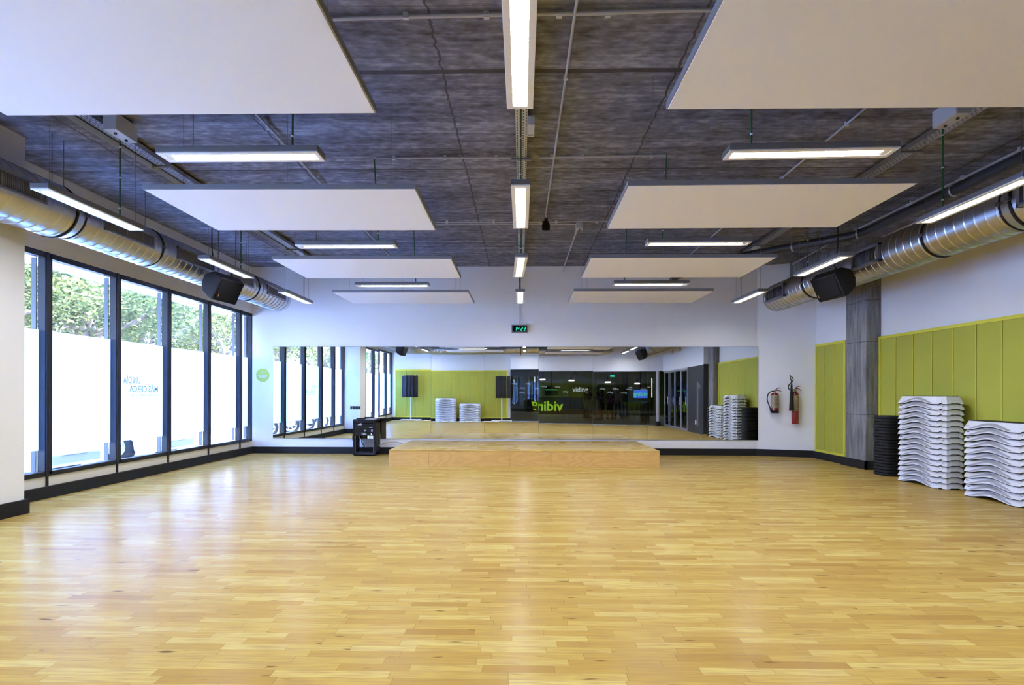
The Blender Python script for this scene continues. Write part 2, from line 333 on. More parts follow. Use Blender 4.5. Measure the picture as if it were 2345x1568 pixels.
def text(name, body, mat, M, size, parent=None, ext=.002, flip=False, bold=0, align='CENTER', space=1.0, fit=None):
    cu = bpy.data.curves.new(name, 'FONT'); cu.body = body; cu.size = size; cu.extrude = ext; cu.align_x = align; cu.align_y = 'CENTER'; cu.offset = bold; cu.space_character = space
    cu.resolution_u = 3
    o = bpy.data.objects.new(name, cu); COL.objects.link(o); cu.materials.append(MATS[mat])
    if flip: M = M @ Matrix.Scale(-1, 4, (1, 0, 0))
    dg = bpy.context.evaluated_depsgraph_get(); me = bpy.data.meshes.new_from_object(o.evaluated_get(dg))
    if fit:
        xs = [v.co.x for v in me.vertices]; me.transform(Matrix.Scale(fit / (max(xs) - min(xs)), 4, (1, 0, 0)))
    me.transform(M)
    off = Vector((0, 0, 0)); p = parent
    while p: off += p.location; p = p.parent
    me.transform(Matrix.Translation(-off))
    bpy.data.objects.remove(o); o2 = bpy.data.objects.new(name, me); COL.objects.link(o2)
    if not me.materials: me.materials.append(MATS[mat])
    if parent: o2.parent = parent
    return o2
def frame_M(origin, xdir, ydir):
    """matrix with local x,y along given dirs"""
    x = Vector(xdir).normalized(); y = Vector(ydir).normalized(); z = x.cross(y)
    M = Matrix.Identity(4)
    for i in range(3): M[i][0] = x[i]; M[i][1] = y[i]; M[i][2] = z[i]; M[i][3] = origin[i]
    return M

# ------------------------------------------------------------------ room shell
CZ = 4.10; XL = -5.95; PX = -5.42
BS = -.006
def by(x): return 11.885 + BS * x
struct(box(-6.05, 6.7, -.95, 12.2, -.1, 0), 'floor', 'floor_wood', 'glossy pale maple strip parquet floor')
struct(box(-6.6, 7.2, -1.2, 12.3, CZ, CZ + .3), 'ceiling', 'ceiling_concrete', 'board-marked dark bare concrete ceiling')
b = MB(); M0 = Matrix.Identity(4)
b.prism([(-6.2, by(-6.2)), (5.09, by(5.09)), (5.09, by(5.09) + .3), (-6.2, 12.19)], M0, CZ)
struct(b, 'wall_back', 'wall_white', 'white plastered end wall that carries the long mirror')
b = MB(); b.prism([(5.09, by(5.09)), (6.17, 11.50), (6.5, 11.5), (6.5, 12.15), (5.09, 12.15)], M0, CZ)
struct(b, 'wall_back_angled', 'wall_white', 'white wall turning off beside the fire extinguishers')
b = MB(); b.bx(6.17, 6.5, 10.25, 11.5, 0, CZ)
struct(b, 'wall_right', 'wall_white', 'white wall behind the narrow yellow panel')
struct(box(6.33, 6.6, 5.45, 9.7, 0, CZ), 'wall_right', 'wall_white', 'white wall above the long yellow panel')
b = MB(); b.bx(6.075, 6.40, 9.70, 10.30, 0, CZ); b.prism([(5.66, 11.6), (6.05, 10.3), (6.17, 10.3), (6.17, 11.49)], Matrix.Translation((0, 0, 3.45)), CZ - 3.45)
struct(b, 'column', 'column_concrete', 'bare concrete column and beam against the right wall')
struct(box(6.14, 6.40, 5.45, 5.93, 0, CZ), 'column', 'column_concrete', 'bare concrete column seen only in the mirror')
# left window wall: lintel, cream sill, pier
struct(box(-6.35, XL, -1.0, 12.0, 3.08, CZ), 'wall_left', 'wall_white', 'white wall strip above the windows')
struct(box(-6.25, XL - .03, -1.0, 12.0, 0, .29), 'wall_left', 'wall_cream', 'low cream panel strip under the windows')
struct(box(-6.35, PX, 5.25, 5.85, 0, CZ), 'wall_pier', 'wall_white', 'white pier between the two window runs')
# rear wall
struct(box(-6.35, -.66, -1.25, -1.0, 0, CZ), 'wall_rear', 'wall_white', 'white wall behind the camera seen in the mirror')
GA, GB = Vector((-.66, -.90, 0)), Vector((5.75, -.02, 0)); gd = (GB - GA).normalized(); gn = Vector((-gd.y, gd.x, 0))
def on_glass(t, z, off=0): return GA + gd * t + gn * off + Vector((0, 0, z))
GL = (GB - GA).length
b = MB(); b.prism([tuple(on_glass(0, 0)[:2]), tuple(on_glass(GL + .6, 0)[:2]), tuple(on_glass(GL + .6, 0, -.2)[:2]), tuple(on_glass(0, 0, -.2)[:2])], Matrix.Translation((0, 0, 2.37)), CZ - 2.37)
struct(b, 'wall_rear', 'wall_white', 'white wall band above the lobby glazing')
# right wall behind the camera: glazed doors and dark cladding, white band above
struct(box(5.98, 6.4, .04, 5.45, 2.33, CZ), 'wall_right', 'wall_white', 'white wall band above the glazed doors')
struct(box(5.98, 6.4, 3.65, 5.45, 0, 2.33), 'wall_right', 'dark_clad', 'dark clad wall with a large numeral 1')
# baseboards
BH = .145
def base(pts, name, label, t=.022, h=BH):
    b = MB()
    for (x0, y0), (x1, y1) in zip(pts[:-1], pts[1:]):
        d = Vector((x1 - x0, y1 - y0)).normalized(); nrm = Vector((d.y, -d.x)) * t
        b.prism([(x0, y0), (x1, y1), (x1 + nrm.x, y1 + nrm.y), (x0 + nrm.x, y0 + nrm.y)], M0, h)
    return struct(b, name, 'base_black', label)
base([(-5.91, by(-5.9)), (5.09, by(5.09)), (6.17, 11.50)], 'baseboard_back', 'black skirting along the mirror wall', .03)
struct(box(XL - .01, XL + .04, 5.85, 11.93, 0, BH), 'baseboard_left', 'base_black', 'black skirting under the windows')
struct(MB().bx(PX - .01, PX + .03, 5.22, 5.885, 0, .155).bx(XL, PX, 5.855, 5.885, 0, .155), 'baseboard_pier', 'base_black', 'black skirting round the white pier')
struct(box(XL - .01, XL + .04, -1.0, 5.25, 0, BH), 'baseboard_left', 'base_black', 'black skirting under the windows behind the pier')
b = MB(); b.bx(6.09, 6.18, 10.42, 11.48, 0, .142); b.bx(6.045, 6.08, 9.665, 10.42, 0, .15); b.bx(6.045, 6.34, 9.665, 9.70, 0, .15); b.bx(6.29, 6.34, 5.94, 9.68, 0, .142)
struct(b, 'baseboard_right', 'base_black', 'black skirting along the right wall and column')
struct(box(-5.95, -.66, -1.0, -.965, 0, .14), 'baseboard_rear', 'base_black', 'black skirting of the rear wall')

# ------------------------------------------------------------------ windows
MY = [5.85, 6.76, 7.95, 9.115, 10.30, 11.47, 11.96]
MY2 = [-.98, .05, 1.20, 2.35, 3.50, 4.66, 5.25]
def window(i, y0, y1, first, last, txt=False):
    root = thing('window_%d' % i, 'tall dark framed window bay with frosted lower glass', 'window', (XL - .05, (y0 + y1) / 2, .3), kind='structure')
    f = MB(); w = .052
    a0 = y0 + (0 if not first else .0); a1 = y1
    f.bx(XL - .10, XL + .0, a0, a0 + w, .29, 3.08); f.bx(XL - .10, XL + .0, a1 - w, a1, .29, 3.08)
    f.bx(XL - .10, XL + .0, a0, a1, 3.01, 3.08); f.bx(XL - .10, XL + .0, a0, a1, .27, .33)
    f.bx(XL - .02, XL + .012, a1 - w * .8, a1 - .0, .27, 3.08)
    f.build('window_frame', 'frame_dark', root, bevel=.004)
    e = MB(); e.bx(XL - .17, XL - .11, a1 - w - .012, a1 - w, .33, 3.01); e.bx(XL - .13, XL - .10, a0 + w, a0 + w + .014, .33, 3.01)
    e.build('outer_sash', 'frame_edge', root)
    box(XL - .095, XL - .087, a0 + w, a1 - w, .33, 3.01).build('glass_pane', 'window_glass', root)
    fl = box(XL - .084, XL - .0825, a0 + w, a1 - w - .002, .595, 2.105).build('frosted_film', 'frost_film', root)
    d = MB(); d.bx(XL - .035, XL - .012, a1 - .014, a1 + .014, BH, .29); d.build('sill_joint', 'frame_dark', root)
    return root, fl
k = 1
for j in range(6):
    root, fl = window(k, MY[j], MY[j + 1], j == 0, j == 5)
    if j == 2:
        M = lambda y, z: frame_M((XL - .080, y, z), (0, 1, 0), (0, 0, 1))
        text('lettering', 'UN DÍA', 'film_green', M(8.338, 1.512), .150, fl, .0008, True, .004, fit=.37)
        text('lettering', 'MÁS CERCA', 'film_green', M(8.612, 1.376), .145, fl, .0008, True, .004, fit=.66)
        text('lettering', 'DE CONSEGUIR TU OBJETIVO', 'film_grey', M(8.556, 1.280), .062, fl, .0008, True, .001, fit=.77)
    k += 1
for j in range(6):
    window(k, MY2[j], MY2[j + 1], j == 0, j == 5); k += 1

# ------------------------------------------------------------------ mirror
SEAMS = [625, 744.6, 866, 987, 1110, 1233.7, 1358, 1483.4, 1609.6, 1736]
def px2x(px):  # x on the mirror plane
    d = fw + r2 * ((px - 1172.5) / F_PX); y0 = 11.868
    t = y0 / (d.y - BS * d.x); return d.x * t
# small hanging tilts of each pane (turn about z, lean about x), as mounted
TILT = [(-.008, 0), (-.001, 0), (.0037, .0042), (.0008, .0024), (-.0005, .003), (.001, -.0004), (-.0008, -.0015), (.0005, -.0016), (0, 0)]
for i in range(9):
    xa, xb = px2x(SEAMS[i]) + .0015, px2x(SEAMS[i + 1]) - .0015
    cx = (xa + xb) / 2; cz = 1.34; hw = (xb - xa) / 2; z0, z1 = .337, 2.344
    o = thing('mirror_panel', ('leftmost tall mirror pane of the wall mirror' if i == 0 else 'rightmost tall mirror pane of the wall mirror' if i == 8 else ORD[i] + ' tall mirror pane counted from the left'), 'mirror', (cx, 11.868 + BS * cx, cz), 'mirror panes along the end wall')
    g = MB(); g.bx(-hw, hw, 0, .004, z0 - cz, z1 - cz); a = g.build('mirror_glass', 'mirror', o, local=True)
    g = MB(); g.bx(-hw, hw, .0045, .007, z0 - cz - .004, z1 - cz + .004); g.bx(-hw - .001, hw + .001, -.001, .004, z0 - cz - .004, z0 - cz); g.bx(-hw - .001, hw + .001, -.001, .004, z1 - cz, z1 - cz + .004)
    if i == 0: g.bx(-hw - .003, -hw, -.001, .004, z0 - cz, z1 - cz)
    if i == 8: g.bx(hw, hw + .003, -.001, .004, z0 - cz, z1 - cz)
    g.build('pane_edge', 'mirror_edge', o, local=True)
    tz, txx = TILT[i]
    o.rotation_euler = (txx, 0, math.atan(BS) + tz)
    if i == 2:
        pass
# ------------------------------------------------------------------ ceiling: acoustic panels
HB = 3.092
def wires(root, pts, z0, z1, r=.0016):
    for x, y in pts: MB().cyl((x, y, z0), (x, y, z1), r, n=6).build('suspension_wire', 'wire_steel', root)
def make_panel(x, y, label, rot=0, dz=0):
    o = thing('acoustic_ceiling_panel', label, 'ceiling panel', (x, y, HB + dz), 'white acoustic panels hanging under the ceiling')
    g = MB(); g.bx(-1.192, 1.192, -.592, .592, 0, .040); g.build('panel_board', 'board_white', o, local=True, bevel=.002)
    g = MB()
    for a in ((-1.2, 1.2, -.6, -.592), (-1.2, 1.2, .592, .6), (-1.2, -1.192, -.592, .592), (1.192, 1.2, -.592, .592)): g.bx(*a, .003, .047)
    g.build('edge_frame', 'panel_edge', o, local=True)
    for wx in (-.95, 0, .95):
        for wy in (-.42, .42): MB().cyl((wx, wy, .04), (wx, wy, CZ - HB - dz), .0015, n=6).build('suspension_wire', 'wire_steel', o, local=True)
    o.rotation_euler = (0, 0, rot)
    return o
SIDE = {-1: 'left of the central lamps', 1: 'right of the central lamps'}
for sx, rows in ((-1, [(.40, 0, 0), (2.866, 0, .012), (5.33, .007, .009), (7.795, .004, .009), (10.127, 0, .003)]), (1, [(.38, 0, 0), (2.82, 0, 0), (5.194, -.011, -.020), (7.683, -.007, -.009), (10.009, -.004, -.002)])):
    for j, (yy, rot, dz) in enumerate(rows):
        nm = ['white ceiling panel seen only in the mirror, ', 'largest and nearest white ceiling panel, cut by the frame top, ', 'second nearest white ceiling panel, ', 'third white ceiling panel, ', 'farthest and smallest white ceiling panel, '][j]
        make_panel(sx * .915 + sx * 1.2 + (-.016 if sx < 0 else -.015), yy, nm + SIDE[sx], rot, dz)
def comb(g, pos, t, a0, a1, sp, b0, b1, f):
    '''one connected comb: teeth of width t at pos running a0..a1 from a spine sp thick beyond a1; f maps (p, a, b) to xyz'''
    pts = []
    for p in pos: pts += [(p - t / 2, a1), (p - t / 2, a0), (p + t / 2, a0), (p + t / 2, a1)]
    sgn = 1 if a1 > a0 else -1
    pts += [(pos[-1] + t / 2, a1 + sp * sgn), (pos[0] - t / 2, a1 + sp * sgn)]
    n = len(pts); vs = [Vector(f(p, a, b0)) for p, a in pts] + [Vector(f(p, a, b1)) for p, a in pts]
    return g.add(vs, [tuple(range(n))[::-1], tuple(range(n, 2 * n))] + [(k, (k + 1) % n, n + (k + 1) % n, n + k) for k in range(n)])
# ------------------------------------------------------------------ lamps
LL, LW, LH = 1.21, .166, .056
def lamp_proto():
    o = thing('pendant_strip_lamp', 'x', 'ceiling lamp', (0, 0, HB))
    g = MB(); hx, hy = LL / 2, LW / 2
    g.bx(-hx, hx, -hy, hy, .010, LH); g.build('housing', 'lamp_grey', o, local=True, bevel=.003)
    g = MB(); ix, iy = hx - .035, .044
    for (x0, x1, y0, y1) in ((-hx, hx, -hy, -iy), (-hx, hx, iy, hy), (-hx, -ix, -iy, iy), (ix, hx, -iy, iy)): g.bx(x0 + (.002 if x0 == -hx else 0), x1 - (.002 if x1 == hx else 0), y0 + (.002 if y0 == -hy else 0), y1 - (.002 if y1 == hy else 0), 0, .0105)
    g.build('rim', 'lamp_white', o, local=True, bevel=.0015)
    g = MB(); g.add([(-ix + .05, -iy, .0078), (-ix + .05, iy, .0078), (ix - .01, iy, .0078), (ix - .01, -iy, .0078)], [(0, 1, 2, 3)]); g.build('diffuser', 'lamp_glow', o, local=True)
    g = MB(); g.bx(-ix, -ix + .05, -iy, iy, .007, .0095); g.build('end_plate', 'lamp_white', o, local=True)
    g = MB(); g.bx(-ix, -ix + .05, -iy * .0, iy, .006, .007); 
    g = MB(); nb = 20
    comb(g, [-ix + .06 + q * (2 * ix - .08) / (nb - 1) for q in range(nb)], .0024, -iy, iy, .004, .001, .0075, lambda p, a, b: (p, a, b))
    g.build('louvre', 'lamp_blade', o, local=True)
    return o
LP = lamp_proto(); LPused = [False]
def lamp(x, y, ang, label, group, cable=None, wx=(-.5, .5), rot=0):
    o = LP if not LPused[0] else copy_tree(LP); LPused[0] = True
    o.location = (x, y, HB); o.rotation_euler = (0, 0, ang + rot); o['label'] = label; o['group'] = group
    return o, cable, wx
LAMPS = []
rowname = ['seen only in the mirror', 'cut by the top frame edge', 'second from the camera', 'third from the camera', 'farthest, above the clock']
for j, (x, y, rot) in enumerate([(-.01, .33, 0), (-.012, 2.795, 0), (-.010, 5.25, 0), (-.024, 7.69, .040), (-.024, 10.095, .004)]):
    LAMPS.append(lamp(x, y, R(90), 'lit strip lamp of the central row, ' + rowname[j], 'lit strip lamps in the central row', -.45, (-.5,), rot))
rn = ['seen only in the mirror', 'just outside the frame, nearest', 'nearest the camera', 'middle one in the photo', 'farthest one, by the duct end']
for sx, ys in ((-1, (.33, 2.80, 5.28, 7.74, 10.11)), (1, (.95, 2.70, 5.12, 7.66, 10.08))):
    for j, y in enumerate(ys):
        LAMPS.append(lamp(-4.205 if sx < 0 else 4.17, y, R(90), 'lit strip lamp hanging along the %s duct, %s' % ('left' if sx < 0 else 'right', rn[j]), 'lit strip lamps along the side ducts', .35, (-.5, .58)))
rt_ = ['between panels, seen only in the mirror', 'between the nearest two ceiling panels', 'between the second and third ceiling panels', 'between the two farthest ceiling panels']
for sx, cs in ((-1, [(-2.11, 1.62, 0), (-2.11, 4.07, 0), (-2.115, 6.56, 0), (-2.13, 8.96, 0)]), (1, [(2.1, 1.6, 0), (2.125, 4.065, -.03), (2.085, 6.485, -.006), (2.09, 8.87, 0)])):
    for j, (x, y, rot) in enumerate(cs):
        LAMPS.append(lamp(x, y, math.pi if sx > 0 else 0, 'lit strip lamp set crosswise %s, %s side' % (rt_[j], 'left' if sx < 0 else 'right'), 'lit strip lamps set crosswise between panels', .385 if sx < 0 else .42, (-.37,), rot))
for o, cab, wx in LAMPS:   # own cables and wires, in the lamp's local frame
    if cab is not None:
        dy_ = (-.2 if o.location.x < 0 else .2) if ('crosswise' in o['label'] and o.location.y > 6) else 0
        g = MB(); g.tube([(cab, 0, LH), (cab, dy_ * .5, .5), (cab, dy_, CZ - HB - .035)], .0075, 8); pc = g.build('power_cable', 'cable_green', o, local=True)
        g = MB()
        for zz in (.1, .42, .74): g.cyl((cab, dy_ * zz, LH + zz - .006), (cab, dy_ * zz, LH + zz + .006), .0115, n=8)
        g.build('cable_clip', 'clip_white', pc, local=True)
    for w in wx: MB().cyl((w, 0, LH), (w, 0, CZ - HB), .0022, n=6).build('suspension_wire', 'wire_steel', o, local=True)
# ------------------------------------------------------------------ ducts
def spiral(mb, L, Rr, pitch=.135, n=48, rib=.0075, M=None):
    prof = [(Rr, 0)]; z = pitch * .5
    while z < L - .03:
        prof += [(Rr, z - .012), (Rr, z - .004), (Rr + rib, z), (Rr + rib, z + .004), (Rr, z + .008), (Rr, z + .016)]; z += pitch
    prof.append((Rr, L)); vs = []
    for q, (r_, z_) in enumerate(prof):
        for k in range(n):
            a = 2 * math.pi * k / n; sl = .022 * math.cos(a + .6) if 0 < q < len(prof) - 1 else 0   # seams run slightly askew
            v = Vector((r_ * math.cos(a), r_ * math.sin(a), min(max(z_ + sl, 0), L))); vs.append(M @ v if M else v)
    mb.add(vs, [(i * n + k, i * n + (k + 1) % n, (i + 1) * n + (k + 1) % n, (i + 1) * n + k) for i in range(len(prof) - 1) for k in range(n)], True)
    return mb
def axis_y(x, y, z): return frame_M((x, y, z), (1, 0, 0), (0, 0, -1))   # local z -> +y
def ring(mb, M, y, r, w, t): mb.lathe([(r, y), (r + t, y), (r + t, y + w), (r, y + w)], M, 40, cap=False)
def duct(name_label, X, Z, y_near, y_cone, y_end, R1, R2, couplings, grilles, side):
    o = thing('ventilation_duct', name_label, 'duct', (X, y_end, Z))
    M = axis_y(X, 0, Z); T = lambda y: M @ Matrix.Translation((0, 0, y))
    s = MB(); spiral(s, y_cone - y_near, R1, M=T(y_near)); s.build('duct_section', 'galvanised', o)
    s = MB(); s.lathe([(R1 + .004, y_cone), (R2 + .004, y_cone + .15)], M, 48, cap=False); s.build('reducer', 'galvanised', o)
    s = MB(); spiral(s, y_end - y_cone - .15, R2, M=T(y_cone + .15)); s.build('duct_section', 'galvanised', o)
    s = MB(); s.lathe([(.001, y_end - .01), (R2, y_end - .01)], M, 48, cap=False); s.build('end_cap', 'galvanised_dark', o)
    for c in couplings:
        s = MB(); rr = R1 if c <= y_cone else R2; ring(s, M, c - .012, rr, .024, .010)
        cc = s.build('coupling', 'base_black', o)
        MB().bx(X - side * (rr + .03), X - side * rr, c - .02, c + .02, Z - .02, Z + .02).build('clamp_screw', 'wire_steel', cc)
        MB().cyl((X, c, Z + rr), (X, c, CZ), .004, n=6).build('hanger_rod', 'wire_steel', o)
    for (ya, yb, boxy) in grilles:
        rr = R1 if yb < y_cone else R2; sgn = -side   # room-facing
        if not boxy:
            g = MB(); xf = X + sgn * (rr + .012)
            h = .078
            for (a0, a1, z0, z1) in ((ya - .02, yb + .02, h - .012, h + .012), (ya - .02, yb + .02, -h - .012, -h + .012), (ya - .02, ya, -h, h), (yb, yb + .02, -h, h)):
                g.bx(min(xf, xf - sgn * .05), max(xf, xf - sgn * .05), a0, a1, Z + .01 + z0, Z + .01 + z1)
            fr = g.build('air_grille', 'galvanised_dark', o)
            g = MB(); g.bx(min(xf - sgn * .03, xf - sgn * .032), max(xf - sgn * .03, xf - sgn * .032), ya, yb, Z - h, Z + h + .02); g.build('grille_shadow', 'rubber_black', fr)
            g = MB(); q = int((yb - ya) / .021)
            comb(g, [ya + (i + .5) * (yb - ya) / q for i in range(q)], .0056, Z - h, Z + h + .01, .01, xf - sgn * .025, xf - sgn * .001, lambda p, a, b: (b, p, a))
            g.build('grille_blades', 'panel_edge', fr)
        else:
            g = MB(); xf = X + sgn * (rr + .035); h = .125; t = .035
            for (a0, a1, z0, z1) in ((ya - t, yb + t, h - t, h), (ya - t, yb + t, -h, -h + t), (ya - t, ya, -h, h), (yb, yb + t, -h, h)):
                g.bx(min(xf, xf - sgn * .11), max(xf, xf - sgn * .11), a0, a1, Z + z0, Z + z1)
            fr = g.build('air_grille', 'lamp_grey', o, bevel=.004)
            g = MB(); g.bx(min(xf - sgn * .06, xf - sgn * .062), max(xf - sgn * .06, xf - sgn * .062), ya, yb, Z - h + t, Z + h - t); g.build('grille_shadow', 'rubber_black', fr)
            g = MB()
            comb(g, [ya + i * (yb - ya) / 7 for i in range(1, 7)], .006, Z - h + t, Z + h - t, .01, xf - sgn * .04, xf - sgn * .002, lambda p, a, b: (b, p, a))
            g.build('grille_blades', 'galvanised_dark', fr)
    return o
DZ = 1.315
duct('round spiral galvanised duct over the windows, flush grilles', -5.05, 1.959 + DZ, -.3, 5.77, 11.25, .285, .25, [3.0, 5.77, 5.92, 7.22, 9.90], [(.9, 1.7, 0), (2.4, 2.95, 0), (4.50, 5.36, 0), (6.22, 7.01, 0), (7.55, 8.40, 0), (8.90, 9.66, 0), (10.23, 10.99, 0)], -1)
duct('round spiral galvanised duct over the yellow panels, box grilles', 5.09, 1.93 + DZ, -.3, 5.44, 10.99, .295, .26, [2.9, 5.44, 5.59, 6.67, 9.48], [(1.2, 1.9, 1), (4.75, 5.30, 1), (7.46, 7.98, 1), (10.12, 10.76, 1)], 1)
o = thing('ventilation_duct', 'spiral duct crossing above the lobby glazing, seen in the mirror', 'duct', (0, -.55, 1.95 + DZ))
M = frame_M((-4.6, -.55, 1.95 + DZ), (0, 1, 0), (0, 0, 1)); s = MB(); spiral(s, 9.2, .27, M=M); s.build('duct_section', 'galvanised', o)
s = MB(); s.lathe([(.272, 4.4), (.285, 4.4), (.285, 4.43), (.272, 4.43)], M, 40, cap=False); s.build('coupling', 'base_black', o)
for sx, XX in ((-1, -5.05), (1, 5.09)):
    s = MB(); pts = []
    for q in range(9):
        a = q / 8 * math.pi / 2; pts.append((XX - sx * .5 * (1 - math.cos(a)) if False else (XX - sx * .5 + sx * .5 * math.cos(a)), -.05 - .5 * math.sin(a), 1.945 + DZ))
    s.tube(pts, .285, 32, cap=False); s.build('elbow', 'galvanised', o)
s = MB(); s.lathe([(.30, 0), (.30, .06)], frame_M((5.09, -.06, 1.93 + DZ), (1, 0, 0), (0, 0, -1)), 40, cap=False); s.build('sealing_tape', 'duct_tape', o)

# ------------------------------------------------------------------ trays, conduits, boxes, pipe
mt, n_, l_, b_ = nt('perforated_metal'); h = NB(mt); x_, y_, z_ = h.sep(h.pos())
fx = h.m('FRACT', h.m('DIVIDE', x_, .030)); row = h.m('FLOOR', h.m('DIVIDE', x_, .030)); fy = h.m('FRACT', h.m('ADD', h.m('DIVIDE', y_, .055), h.m('MULTIPLY', row, .5)))
slot = h.m('MULTIPLY', h.m('LESS_THAN', h.m('ABSOLUTE', h.m('SUBTRACT', fx, .5)), .17), h.m('LESS_THAN', h.m('ABSOLUTE', h.m('SUBTRACT', fy, .5)), .3))
c_ = h.mix(slot, (.62, .64, .66), (.015, .015, .018)); l_.new(c_, b_.inputs['Base Color']); l_.new(h.m('SUBTRACT', .9, slot), b_.inputs['Metallic']); b_.inputs['Roughness'].default_value = .38; MATS['perforated_metal'] = mt
def tray(label, x0, w, s, y0, y1, brk, cab=False):
    o = thing('cable_tray', label, 'cable tray', (x0, y0, CZ - .08))
    z = CZ - .085; xa, xb = sorted((x0, x0 + s * w))
    box(xa, xb, y0, y1, z, z + .003).build('perforated_base', 'perforated_metal', o)
    g = MB(); g.bx(xa - .002, xa, y0, y1, z, z + .055); g.bx(xb, xb + .002, y0, y1, z, z + .055); g.build('side_rails', 'galvanised', o)
    for b_y in brk:
        g = MB(); g.bx(xa - .06, xb + .06, b_y - .012, b_y + .012, z - .022, z - .004); g.cyl((xa - .045, b_y, z - .03), (xa - .045, b_y, CZ), .004, n=6); g.cyl((xb + .045, b_y, z - .03), (xb + .045, b_y, CZ), .004, n=6); g.build('tray_bracket', 'panel_edge', o)
    return o
tray('perforated metal cable tray on the left side of the ceiling', -4.33, .12, 1, 0, 11.2, (2.6, 4.5, 6.4, 8.25, 10.1))
o = tray('narrower closed cable tray beside the left perforated one', -4.46, .10, 1, 0, 11.2, ())
o.children[0].data.materials[0] = MATS['panel_edge']
tray('slotted metal cable tray over the right row of lamps', 4.24, .13, 1, 0, 11.0, (2.4, 4.3, 6.1, 8.0, 9.9))
tray('slotted cable tray above the central lamp row', -.062, .115, 1, 0, 10.9, (1.2, 3.45, 5.1, 6.25, 8.2, 9.9))
def conduit(label, pts, r=.0125, clips=(), mat='pipe_grey', name='conduit', cat='conduit'):
    g = MB(); g.tube(pts, r, 10); o = g.build(name, mat); tag(o, label, cat)
    for c in clips:
        MB().bx(c[0] - .02, c[0] + .02, c[1] - .014, c[1] + .014, c[2] - .018, CZ - .003).build('pipe_clip', 'box_grey', o)
    return o
zc = CZ - .03
conduit('grey conduit crossing the ceiling just above the nearest panels', [(-3.2, 3.98, zc), (-1.6, 3.99, zc), (-.945, 3.97, zc), (.1, 3.95, zc), (.55, 3.95, zc), (1.0, 3.93, zc), (3.3, 3.92, zc)], .0145, [(x, 3.965, zc) for x in (-1.9, -.85, -.26, .27, .62, 1.6)])
conduit('grey conduit from the tray to the left green cable drop', [(-1.70, 6.35, zc), (-1.0, 6.34, zc), (-.13, 6.35, zc)], .0115, [(x, 6.345, zc) for x in (-1.5, -.9, -.3)])
conduit('grey conduit from the tray to the right green cable drop', [(.2, 6.35, zc), (.9, 6.33, zc), (1.66, 6.31, zc)], .0115, [(x, 6.33, zc) for x in (.35, .7, 1.5)])
conduit('upper of two grey conduits crossing the ceiling behind the pouch', [(-3.3, 8.70, zc), (.4, 8.74, zc), (1.0, 8.68, zc), (3.3, 8.73, zc)], .011, [(x, 8.72, zc) for x in (-2.2, -1.2, -.45, .3, .55, 1.2)])
conduit('lower of two grey conduits crossing the ceiling behind the pouch', [(-3.3, 8.80, zc - .004), (.4, 8.82, zc - .004), (.9, 8.84, zc - .004)], .011)
o = conduit('long grey conduit right of the central lamps that ends in a pouch', [(.383, 0, zc), (.383, 3.8, zc), (.37, 8.25, zc), (.37, 8.30, zc - .06)], .0125, [(.38, y, zc) for y in (4.75, 5.9, 7.1)])
conduit('short grey conduit running to the end wall right of centre', [(.928, 8.93, zc), (.917, 11.87, zc), (.915, 11.875, zc - .10)], .0125, [(.92, y, zc) for y in (9.3, 10.2, 11.1)])
conduit('grey conduit along the ceiling above the left panels', [(-2.62, 0, zc), (-2.62, 5.3, zc), (-2.64, 10.8, zc)], .0125, [(-2.63, y, zc) for y in (4.2, 5.6, 7.2)])
conduit('grey conduit along the ceiling above the right panels', [(3.30, 0, zc), (3.303, 5.2, zc), (3.314, 11.0, zc)], .0125, [(3.31, y, zc) for y in (4.0, 5.6, 7.0)])
conduit('grey conduit along the right side above the dark pipe', [(5.60, 0, zc), (5.60, 6, zc), (5.57, 9.6, zc), (5.62, 11.4, zc - .05)], .014, [(5.585, y, zc) for y in (5.4, 6.2, 7.0, 7.9, 9.2)])
conduit('thin grey conduit down the end wall to the clock', [(-.035, 11.866, CZ), (-.035, 11.868, 2.83)], .007)
conduit('green cable on the end wall above the clock conduit', [(-.045, 11.86, CZ - .02), (-.045, 11.86, 3.3)], .009, mat='cable_green', name='cable', cat='cable')
# dark drain pipe
def pipe_pts(): return [(5.50, 0, 3.93), (5.50, 6.0, 3.92), (5.46, 8.7, 3.90), (5.36, 8.98, 3.90), (4.14, 10.10, 3.88), (3.45, 11.2, 3.84), (3.30, 11.6, 3.82), (3.28, 11.89, 3.80)]
g = MB(); g.tube(pipe_pts(), .072, 20); o = g.build('drain_pipe', 'pipe_dark'); tag(o, 'thick dark drain pipe under the ceiling on the right', 'pipe')
for (x, y, z, dx, dy) in ((5.50, 4.4, 3.925, 0, 1), (5.485, 7.0, 3.91, 0, 1), (5.40, 8.85, 3.90, .6, -.6), (4.72, 9.57, 3.89, .73, -.67), (3.29, 11.78, 3.81, .1, -1)):
    d = Vector((dx, dy, 0)).normalized(); g = MB(); g.lathe([(.073, -.014), (.079, -.014), (.079, .014), (.073, .014)], frame_M((x, y, z), Vector((-d.y, d.x, 0)), (0, 0, 1)), 24, cap=False)
    c = g.build('pipe_clamp', 'galvanised', o); MB().cyl((x, y, z + .07), (x, y, CZ), .004, n=6).build('hanger_rod', 'wire_steel', c)
